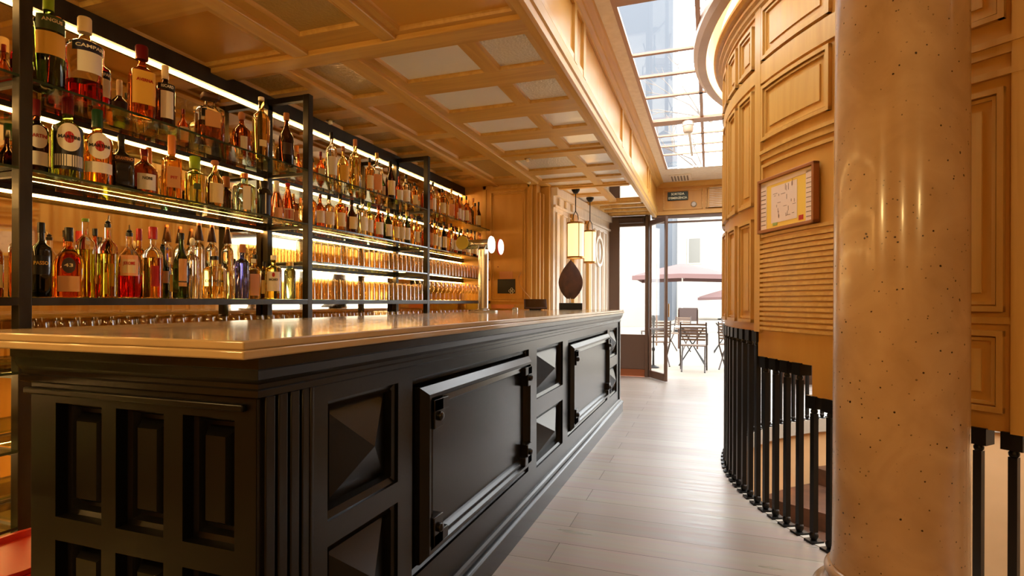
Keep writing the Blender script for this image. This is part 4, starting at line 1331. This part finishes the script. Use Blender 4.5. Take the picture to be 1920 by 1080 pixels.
Mt = Matrix.Translation((0, 0, .052)) @ Matrix.Rotation(R(28), 4, 'X')
MB().box(-.115, .115, -.09, .10, 0, .016, Mt).obj('screen_case', brown_paint, tb, bevel=.003)
MB().box(-.100, .100, -.078, .088, .016, .0175, Mt).obj('screen_glass', P('till_glass', (44, 26, 16), .12), tb)
MB().box(-.06, .06, -.0, .085, 0, .045).obj('screen_foot', iron, tb, bevel=.003)
cb = MB().tube([(-2.10, 6.27, 1.55), (-2.12, 6.26, 1.50), (-2.11, 6.262, 1.40), (-2.05, 6.262, 1.32), (-1.95, 6.18, 1.24), (-1.86, 5.90, 1.20), (-1.80, 5.60, 1.14), (-1.76, 5.46, 1.124)], .005).obj('charging_cable', P('pale_cable', (200, 160, 110), .5), smooth=50)
tag(cb, 'pale cable hanging down the oak pier to the till', 'cable')
po = thing('paper_notice', 'black and peach paper notice pinned to the oak pier', 'notice', (-2.29, 6.297, 1.30))
MB().box(-.112, .112, -.006, -.001, 0, .172).obj('black_card', P('black_paper', (24, 20, 22), .6), po)
MB().box(-.088, .08, -.0045, -.0015, .172, .262).obj('peach_card', P('peach_paper', (206, 146, 100), .7), po)
fl = MB()
for k in range(4):
    a = k * PI / 2
    fl.lathe([(.012, -.002), (.016, -.0015), (.016, .0), (.012, .0)], 14, (.068 + .022 * math.cos(a), -.006, .03 + .022 * math.sin(a)), axis='Y', cap=False)
fl.obj('flower_emblem', LC['white'], po, smooth=50)
tag(MB().lathe([(.006, 0), (.006, -.006), (.001, -.008)], 10, (-2.40, 6.30, 1.62), axis='Y').obj('round_stud', CC['maroon'], smooth=40), 'tiny dark stud in the oak pier above the notice', 'stud')
tag(MB().box(-2.47, -2.18, 6.255, 6.268, 1.119, 1.168).obj('price_card', P('rose_card', (206, 128, 84), .6), rack if False else None), 'low rose coloured card leaning on the pier behind the worktop', 'card')

# ------------------------------------------------------------------ lanterns
def lantern(x, y, r, z0, z1, label):
    t = thing('pendant_lantern', label, 'lantern', (x, y, ZC))
    MB().lathe([(.052, 0), (.052, -.018), (.026, -.055), (.014, -.06), (.0, -.06)], 20).obj('ceiling_rose', iron, t, smooth=40)
    MB().tube([(0, 0, -.055), (0, 0, z1 + .13 - ZC)], .006, 6).obj('chain', iron, t, smooth=40)
    h = MB()
    for s in (-1, 1):
        h.tube([(0, 0, z1 + .14 - ZC), (s * .028, 0, z1 + .09 - ZC), (s * .034, 0, z1 + .04 - ZC), (s * .03, 0, z1 - ZC)], .005, 6)
    h.obj('hanger', iron, t, smooth=40)
    MB().lathe([(r * .96, z0 + .012 - ZC), (r * .96, z1 - .012 - ZC)], 28, cap=False).obj('shade', lantern_glow, t, smooth=40)
    for z in (z0, z1 - .022):
        MB().lathe([(r * .93, z - ZC), (r * 1.02, z - ZC), (r * 1.02, z + .022 - ZC), (r * .93, z + .022 - ZC)], 28, cap=False).obj('shade_ring', brass, t, smooth=40)
    for k in range(4):
        a = R(35) + k * PI / 2
        MB().box(r * math.cos(a) - .004, r * math.cos(a) + .004, r * math.sin(a) - .004, r * math.sin(a) + .004, z0 - ZC, z1 - ZC).obj('stay', brass, t)
    MB().lathe([(.002, z1 - .17 - ZC), (.02, z1 - .15 - ZC), (.028, z1 - .11 - ZC), (.018, z1 - .07 - ZC), (.012, z1 - .04 - ZC)], 12).obj('bulb', P('bulb_glow', (255, 230, 180), .4, emit=(255, 210, 140), es=14), t, smooth=50)
    return t
lantern(-1.565, 6.80, .108, 1.74, 2.185, 'cylindrical brass and paper lantern hanging nearer the bar')
lantern(-1.512, 7.42, .082, 1.722, 2.158, 'smaller looking paper lantern hanging behind, closer to the street door')

# ceiling sensors and detectors
for (x, y), lb_ in (((-2.74, 3.58), 'small chrome ceiling spot above the bottles past the second post'), ((-1.66, 5.15), 'small chrome ceiling spot in the pale coffers'), ((-1.95, 6.12), 'small chrome ceiling spot close to the oak pier')):
    t = thing('ceiling_spot', lb_, 'spotlight', (x, y, ZC - .015))
    MB().lathe([(.032, 0), (.034, -.006), (.022, -.012), (.0, -.012)], 18).obj('spot_plate', steel, t, smooth=40)
    MB().lathe([(.016, -.012), (.018, -.03), (.0, -.036)], 14).obj('spot_lens', P('spot_glass', (250, 244, 230), .08, coat=1), t, smooth=50)
t = thing('smoke_detector', 'white cylindrical detector hanging from a skylight bar', 'detector', (-.215, 6.11, ZU - .01))
MB().lathe([(.055, 0), (.060, -.01), (.060, -.05), (.052, -.055)], 24).obj('detector_base', white_plastic, t, smooth=40)
MB().lathe([(.054, -.052), (.054, -.10), (.044, -.118), (.0, -.12)], 24).obj('detector_head', P('aged_plastic', (206, 186, 160), .4), t, smooth=40)
tag(MB().box(-.23, -.20, 6.16, 7.55, ZU - .022, ZU).obj('cable_conduit', white_plastic, bevel=.003), 'white conduit running along the skylight from the detector', 'conduit')

# exit sign, sensor and grille on the bulkhead
t = thing('exit_sign', 'dark green exit sign with two lines of pale lettering', 'sign', (-.475, Y1 - .016, 2.875))
q = MB().box(-.155, .155, -.012, .012, -.068, .068).obj('sign_board', P('sign_green', (32, 46, 36), .4), t, bevel=.003)
sw_ = P('sign_lettering', (214, 212, 180), .5, emit=(214, 212, 180), es=.15)
lettering('SORTIDA', .05, sw_, t, lambda x, y, d: Vector((x, -.014 - d, .030 + y)), bold=.0012, width=.20)
lettering("D'EMERGÈNCIA", .05, sw_, t, lambda x, y, d: Vector((x, -.014 - d, -.032 + y * .9)), bold=.0012, width=.28)
tag(MB().lathe([(.0, -.03), (.03, -.028), (.045, -.01), (.045, 0)], 20, (-.235, Y1, 2.735), axis='Y').obj('motion_sensor', P('grey_sensor', (176, 168, 156), .3), smooth=40), 'small round grey sensor beside the exit sign', 'sensor')
t = thing('vent_grille', 'pale slatted ventilation grille above the street door', 'vent', (.16, Y1 - .002, 2.83))
MB().box(-.19, .19, -.012, 0, -.17, .17).obj('grille_plate', wood_z, t, bevel=.003)
sl_ = MB()
for k in range(12):
    sl_.box(-.165, .165, -.020, -.010, -.15 + k * .0265, -.15 + k * .0265 + .008)
sl_.obj('grille_slat', wood_pale, t)
t = thing('ceiling_vent', 'flat pale ceiling vent with dark slots between skylight and bulkhead', 'vent', (-.42, 8.88, ZU))
MB().box(-.16, .16, -.22, .22, -.012, 0).obj('vent_plate', wood_pale, t, bevel=.003)
sl_ = MB()
for k in range(6):
    sl_.box(-.13 + k * .045, -.11 + k * .045, -.17, .17, -.016, -.012)
sl_.obj('vent_slot', P('vent_slot', (120, 104, 84), .5), t)

# framed evacuation plan on the drum
t = thing('framed_plan', 'wood framed yellow evacuation plan on the curved oak drum', 'notice', (0, 0, 0))
pa0, pa1, pz0, pz1 = 201.7, 212.3, 1.595, 1.900
ca = R((pa0 + pa1) / 2); hw = DR * math.sin(R((pa1 - pa0) / 2))
c0 = Vector((DC[0] + (DR + .012) * math.cos(ca), DC[1] + (DR + .012) * math.sin(ca), (pz0 + pz1) / 2))
t.location = c0
t.rotation_euler = (0, 0, ca + PI / 2)        # local x runs along the wall, local -y points out of it
hh = (pz1 - pz0) / 2
fo = MB()
for a, b, c, d in ((-hw, hw, -hh, -hh + .018), (-hw, hw, hh - .018, hh), (-hw, -hw + .018, -hh, hh), (hw - .018, hw, -hh, hh)):
    fo.box(a, b, -.022, .012, c, d)
fo.obj('picture_frame', P('framed_wood', (150, 88, 42), .4), t, bevel=.003)
MB().box(-hw + .01, hw - .01, -.008, .0, -hh + .01, hh - .01).obj('plan_sheet', P('plan_yellow', (232, 196, 84), .5), t)
pk = P('plan_pale', (226, 206, 190), .5)
u = MB()
u.box(-hw + .02, -hw + .075, -.0095, -.008, -hh + .02, hh - .03)
u.box(hw - .075, hw - .02, -.0095, -.008, -hh + .02, hh - .03)
u.box(-hw + .02, hw - .02, -.0095, -.008, hh - .045, hh - .022)
u.box(-.125, .10, -.0095, -.008, -hh + .045, hh - .06)
u.obj('plan_field', pk, t)
pl = P('plan_line', (110, 84, 70), .5)
u = MB()
rnd = random.Random(3)
for k in range(26):
    x = rnd.uniform(-.115, .085); z = rnd.uniform(-hh + .06, hh - .08)
    if rnd.random() < .5: u.box(x, x + rnd.uniform(.01, .04), -.0105, -.0095, z, z + .002)
    else: u.box(x, x + .002, -.0105, -.0095, z, z + rnd.uniform(.01, .035))
for k in range(9):
    u.box(-hw + .024, -hw + .068, -.0105, -.0095, hh - .07 - k * .024, hh - .066 - k * .024)
    u.box(hw - .070, hw - .026, -.0105, -.0095, hh - .075 - k * .024, hh - .072 - k * .024)
u.obj('plan_line', pl, t)
u = MB().box(.115, .15, -.0105, -.008, -hh + .03, -hh + .055)
u.obj('plan_stamp', LC['redl'], t)
MB().box(-.11, -.07, -.0105, -.008, -hh + .03, -hh + .046).obj('plan_stamp', P('plan_green', (150, 170, 90), .5), t)
tag(t, None, None)

# ------------------------------------------------------------------ marble column
colm = thing('marble_column', 'thick speckled beige marble column standing on a round moulded base', 'column', (.652, 2.402, 0))
colm['kind'] = 'thing'
MB().lathe([(.216, .225), (.209, .27), (.208, .50), (.206, 1.8), (.200, 3.02)], 96, cap=False).obj('shaft', column_mat, colm, smooth=40)
bp = [(.285, 0), (.285, .10), (.278, .11)]
bp += [(.250 + .028 * math.cos(a), .150 + .038 * math.sin(a)) for a in [R(-70 + 20 * i) for i in range(9)]]
bp += [(.236, .200), (.228, .225)]
bp += [(.214 + .022 * math.cos(a), .262 + .030 * math.sin(a)) for a in [R(-70 + 20 * i) for i in range(9)]]
bp += [(.216, .30)]
bp = [(r_, z_ * .75) for r_, z_ in bp]
MB().lathe(bp, 64).obj('column_base', column_mat, colm, smooth=40)

# ------------------------------------------------------------------ stair railing
rail = thing('stair_railing', 'black iron railing of square balusters curving round the stairwell under the oak drum', 'railing', (DC[0], DC[1], 0))
base_m = MB()
def foot_mesh():
    f = MB().box(-.034, .034, -.030, .030, .0, .012)
    f.lathe([(.012, .010), (.019, .022), (.022, .034), (.019, .046), (.010, .054)], 10)
    return f
bal_meshes = {}
def bal_mesh(zt):
    k = round(zt, 3)
    if k not in bal_meshes:
        m1 = MB().box(-.0135, .0135, -.0135, .0135, .05, zt - .085).mesh('baluster'); m1.materials.append(iron)
        h_ = MB().box(-.042, .024, -.032, .032, zt - .060, zt + .004)
        h_.lathe([(.008, zt - .09), (.016, zt - .080), (.017, zt - .070), (.010, zt - .058)], 10)
        m2 = h_.mesh('head_block', 40); m2.materials.append(iron)
        bal_meshes[k] = (m1, m2)
    return bal_meshes[k]
fmesh = foot_mesh().mesh('foot', 40); fmesh.materials.append(iron)
pitch = 2.29
angs = [92 + pitch * i for i in range(64)]
for a in angs:
    zt = bottom(a + .8) if not (199 < a < 201) else 1.03
    m1, m2 = bal_mesh(zt)
    b = bpy.data.objects.new('baluster', m1)
    COL.objects.link(b); b.parent = rail
    b.location = ((DR - .01) * math.cos(R(a)), (DR - .01) * math.sin(R(a)), 0)
    b.rotation_euler = (0, 0, R(a))
    for nm, mm in (('head_block', m2), ('foot', fmesh)):
        c = bpy.data.objects.new(nm, mm)
        COL.objects.link(c); c.parent = b
for a in (20, 34, 48, 62, 76, 250, 262, 274, 286, 300, 320, 340):
    m1, m2 = bal_mesh(bottom(a))
    b = bpy.data.objects.new('baluster', m1)
    COL.objects.link(b); b.parent = rail
    b.location = ((DR - .01) * math.cos(R(a)), (DR - .01) * math.sin(R(a)), 0)
    b.rotation_euler = (0, 0, R(a))

# spiral stair down along the well wall
st = thing('spiral_staircase', 'brown winding stair descending along the cream wall of the stairwell', 'staircase', (DC[0], DC[1], 0))
k = 0
a = 112
z = -.50
while a < 330:
    o = MB().cbox(a, a + 19, 1.85, DR - .005, z - .17, z, (0, 0)).obj('step', tread, st)
    a += 18; z -= .165
MB().tube([((1.85) * math.cos(R(t_)), (1.85) * math.sin(R(t_)), -.50 - (t_ - 112) / 18 * .165 + .85) for t_ in range(160, 330, 6)], .022, 8).obj('handrail', iron, st, smooth=40)
for aa, zz in ((138, -.62), (112, -.38)):
    pass
for i, (aa, zz) in enumerate(((139, -.66), (123, -.5))):
    o = MB().cbox(aa, aa + 1.2, DR - .02, DR - .004, zz + .02, zz + .11, DC).obj('step_light', P('step_glow', (255, 180, 90), .5, emit=(255, 150, 60), es=5))
    tag(o, ['small warm step light low on the stairwell wall', 'small warm step light higher up the stairwell wall'][i], 'light')

# ------------------------------------------------------------------ outside: terrace and square
ground = struct('ground_outside', MB().box(-40, 40, Y1, 70, -.06, -.005), noise_mat('pale_paving', (128, 118, 104), (138, 128, 114), (2, 2, 2), .8))
def parasol(x, y, w, h, label):
    t = thing('parasol', label, 'parasol', (x, y, 0))
    MB().tube([(0, 0, 0), (0, 0, h)], .03).obj('pole', white_plastic, t, smooth=40)
    MB().lathe([(.3, 0), (.3, .08), (.06, .1)], 24).obj('base_plate', iron, t, smooth=40)
    c = MB()
    e, top, lowz = w / 2, h + .02, h - .52
    cs = [(-e, -e), (0, -e), (e, -e), (e, 0), (e, e), (0, e), (-e, e), (-e, 0)]
    ring1 = [(x_ * 1, y_ * 1, lowz + (.06 if (i % 2) else 0)) for i, (x_, y_) in enumerate(cs)]
    ring2 = [(x_ * .55, y_ * .55, lowz + .28 + (.02 if i % 2 else 0)) for i, (x_, y_) in enumerate(cs)]
    ring3 = [(x_ * .05, y_ * .05, top) for x_, y_ in cs]
    ringv = [(x_ * 1.005, y_ * 1.005, z_ - .17) for x_, y_, z_ in ring1]
    c.grid([ringv, ring1, ring2, ring3], True, False, True)
    c.obj('canopy', P('maroon_canvas', (98, 72, 68), .8), t, smooth=30)
    r = MB()
    for x_, y_ in cs:
        r.tube([(x_ * .97, y_ * .97, lowz + .02), (x_ * .3, y_ * .3, lowz - .12 + .3), (0, 0, h - .12)], .012, 6)
    r.obj('rib', white_plastic, t)
    return t
parasol(-1.05, 24.0, 3.6, 2.76, 'maroon square parasol outside, the near one seen through the open door')
parasol(.85, 42.0, 3.2, 2.05, 'maroon parasol farther off across the square')

tag(MB().box(-1.40, -1.36, 16.0, 16.04, 0, 2.3).obj('wooden_post', P('post_brown', (92, 60, 36), .6)), 'upright brown wooden post on the terrace seen through the door glass', 'post')
t = thing('barrier_stand', 'dark iron stand with ringed post just outside the open door leaf', 'stand', (-.97, 10.6, 0))
MB().lathe([(.09, 0), (.09, .02), (.02, .05), (.016, .30), (.03, .32), (.03, .36), (.016, .38), (.016, .62), (.03, .64), (.035, .70), (.02, .74), (.03, .86), (.045, .90), (.03, .96), (.0, .97)], 16).obj('stand_post', iron, t, smooth=40)
MB().lathe([(.10, 0), (.11, .01), (.10, .02)], 16).obj('stand_foot', iron, t, smooth=40)
tag(MB().box(-1.38, -.99, 9.08, 9.19, 2.47, 2.55).obj('blind_housing', P('blind_brown', (60, 38, 28), .5), bevel=.006), 'narrow dark roller blind housing above the shop window', 'blind')
def folding_chair(x, y, rz, label):
    t = thing('folding_chair', label, 'chair', (x, y, 0), rz, 'wooden slat folding chairs on the terrace')
    wd = P('chair_wood', (58, 42, 32), .5)
    for s in (-1, 1):
        MB().tube([(s * .22, -.20, 0), (s * .22, .12, .42), (s * .21, .20, .86)], .014, 8).obj('leg', wd, t, smooth=40)
        MB().tube([(s * .19, .22, 0), (s * .19, -.20, .44)], .014, 8).obj('leg', wd, t, smooth=40)
        MB().tube([(s * .23, -.22, .64), (s * .23, .16, .66)], .014, 8).obj('armrest', wd, t, smooth=40)
        MB().tube([(s * .23, -.22, .64), (s * .23, -.19, .44)], .012, 8).obj('arm_post', wd, t, smooth=40)
    sm = MB()
    for k in range(7):
        sm.box(-.22, .22, -.20 + k * .056, -.20 + k * .056 + .04, .44, .455)
    sm.obj('seat', P('seat_slats', (96, 74, 56), .6), t)
    bk = MB()
    for k in range(6):
        zz = .54 + k * .052
        bk.box(-.20, .20, .14 + (zz - .42) * .16, .155 + (zz - .42) * .16, zz, zz + .034)
    bk.obj('backrest', P('seat_slats', (96, 74, 56), .6), t)
    return t
folding_chair(-.26, 10.35, R(180), 'slatted folding chair centred in the doorway with its back to us')
def table(x, y, label, r=.33):
    t = thing('bistro_table', label, 'table', (x, y, 0), 0, 'small terrace tables')
    MB().lathe([(r, .72), (r + .01, .73), (r, .742)], 28).obj('tabletop', white_plastic, t, smooth=40)
    for s in (-1, 1):
        MB().tube([(s * .24, -.2, 0), (-s * .2, .2, .72)], .012, 8).obj('leg', iron, t, smooth=40)
        MB().tube([(s * .24, .2, 0), (-s * .2, -.2, .72)], .012, 8).obj('leg', iron, t, smooth=40)
    return t
table(-.30, 11.3, 'round terrace table right behind the centred folding chair')
for (x, y, a, lb_) in ((.42, 10.85, 160, 'slatted folding chair half hidden by the oak drum, terrace'), (-.95, 11.0, 200, 'slatted folding chair seen past the open door leaf'), (.55, 13.6, 30, 'slatted folding chair farther out beside the second table'), (-.7, 14.2, -30, 'slatted folding chair farther out behind the menu board')):
    o = [c for c in bpy.data.objects if c.name == 'folding_chair'][0]
    dup(o, loc=(x, y, 0), rz=R(a), label=lb_)
o = [c for c in bpy.data.objects if c.name == 'bistro_table'][0]
dup(o, loc=(.35, 14.4, 0), label='round terrace table farther out, second from the door')
t = thing('menu_board', 'brown standing menu board with two panels out on the terrace', 'board', (-.52, 15.2, 0), R(4))
for s in (-1, 1):
    MB().box(s * .23 - .02, s * .23 + .02, -.02, .02, 0, 1.02).obj('leg', brown_paint, t)
MB().box(-.24, .24, -.02, .02, .72, 1.06).obj('board_panel', P('board_brown', (62, 46, 40), .6), t)
MB().box(-.24, .24, -.02, .02, .36, .60).obj('board_panel', P('board_brown', (62, 46, 40), .6), t)

def facade(name, x0, x1, y, z1, mat, label, cols, rows, wz=1.6):
    t = thing(name, label, 'building', ((x0 + x1) / 2, y, 0))
    w = (x1 - x0) / 2
    MB().box(-w, w, 0, 6, 0, z1).obj('wall', mat, t)
    for i in range(cols):
        for j in range(rows):
            cx = -w + (i + .5) * 2 * w / cols
            z = 4.2 + j * 3.4
            f = MB().box(cx - .55, cx + .55, -.06, .02, z, z + wz + .5).obj('window', P('window_surround', (206, 196, 178), .7), t)
            MB().box(cx - .42, cx + .42, -.08, -.05, z + .1, z + wz + .4).obj('window_pane', P('far_window', (120, 116, 106), .3), f)
    return t
cream_f = P('cream_facade', (190, 182, 166), .8)
facade('apartment_building', -3, 16, 46, 11, cream_f, 'cream building across the square with tall windows', 5, 2)
facade('apartment_building', -26, -2.3, 38, 30, P('grey_facade', (78, 82, 88), .8), 'tall grey building across the square', 0, 0)
facade('corner_building', -14, -3.0, 28, 5.8, P('stone_facade', (150, 140, 126), .8), 'low pale stone building seen through the shop window', 3, 0)
# bare tree outside seen through the skylight
t = thing('bare_tree', 'bare branched tree rising beyond the roof of the door wall', 'tree', (1.0, 20.0, 0))
tr = MB().tube([(0, 0, 0), (.1, 0, 3), (-.1, 0, 6), (0, .1, 8.0)], [.16, .13, .09, .05], 8)
rnd = random.Random(5)
def branch(p, d, l, r, lv):
    q = p + d * l
    tr.tube([p, p + d * l * .5 + Vector((rnd.uniform(-.1, .1), 0, rnd.uniform(-.1, .1))) * l, q], [r, r * .8, r * .55], 5)
    if lv:
        for _ in range(3):
            dd = (d + Vector((rnd.uniform(-.8, .8), rnd.uniform(-.5, .5), rnd.uniform(-.3, .6)))).normalized()
            branch(q, dd, l * .68, r * .55, lv - 1)
for zz, dx in ((4.5, -1), (5.5, 1), (6.4, -1), (7.2, 1), (8.0, -.2)):
    branch(Vector((0, 0, zz)), Vector((dx, .1, .9)).normalized(), 1.7, .06, 3)
tr.obj('branches', P('bark', (110, 100, 92), .8), t)
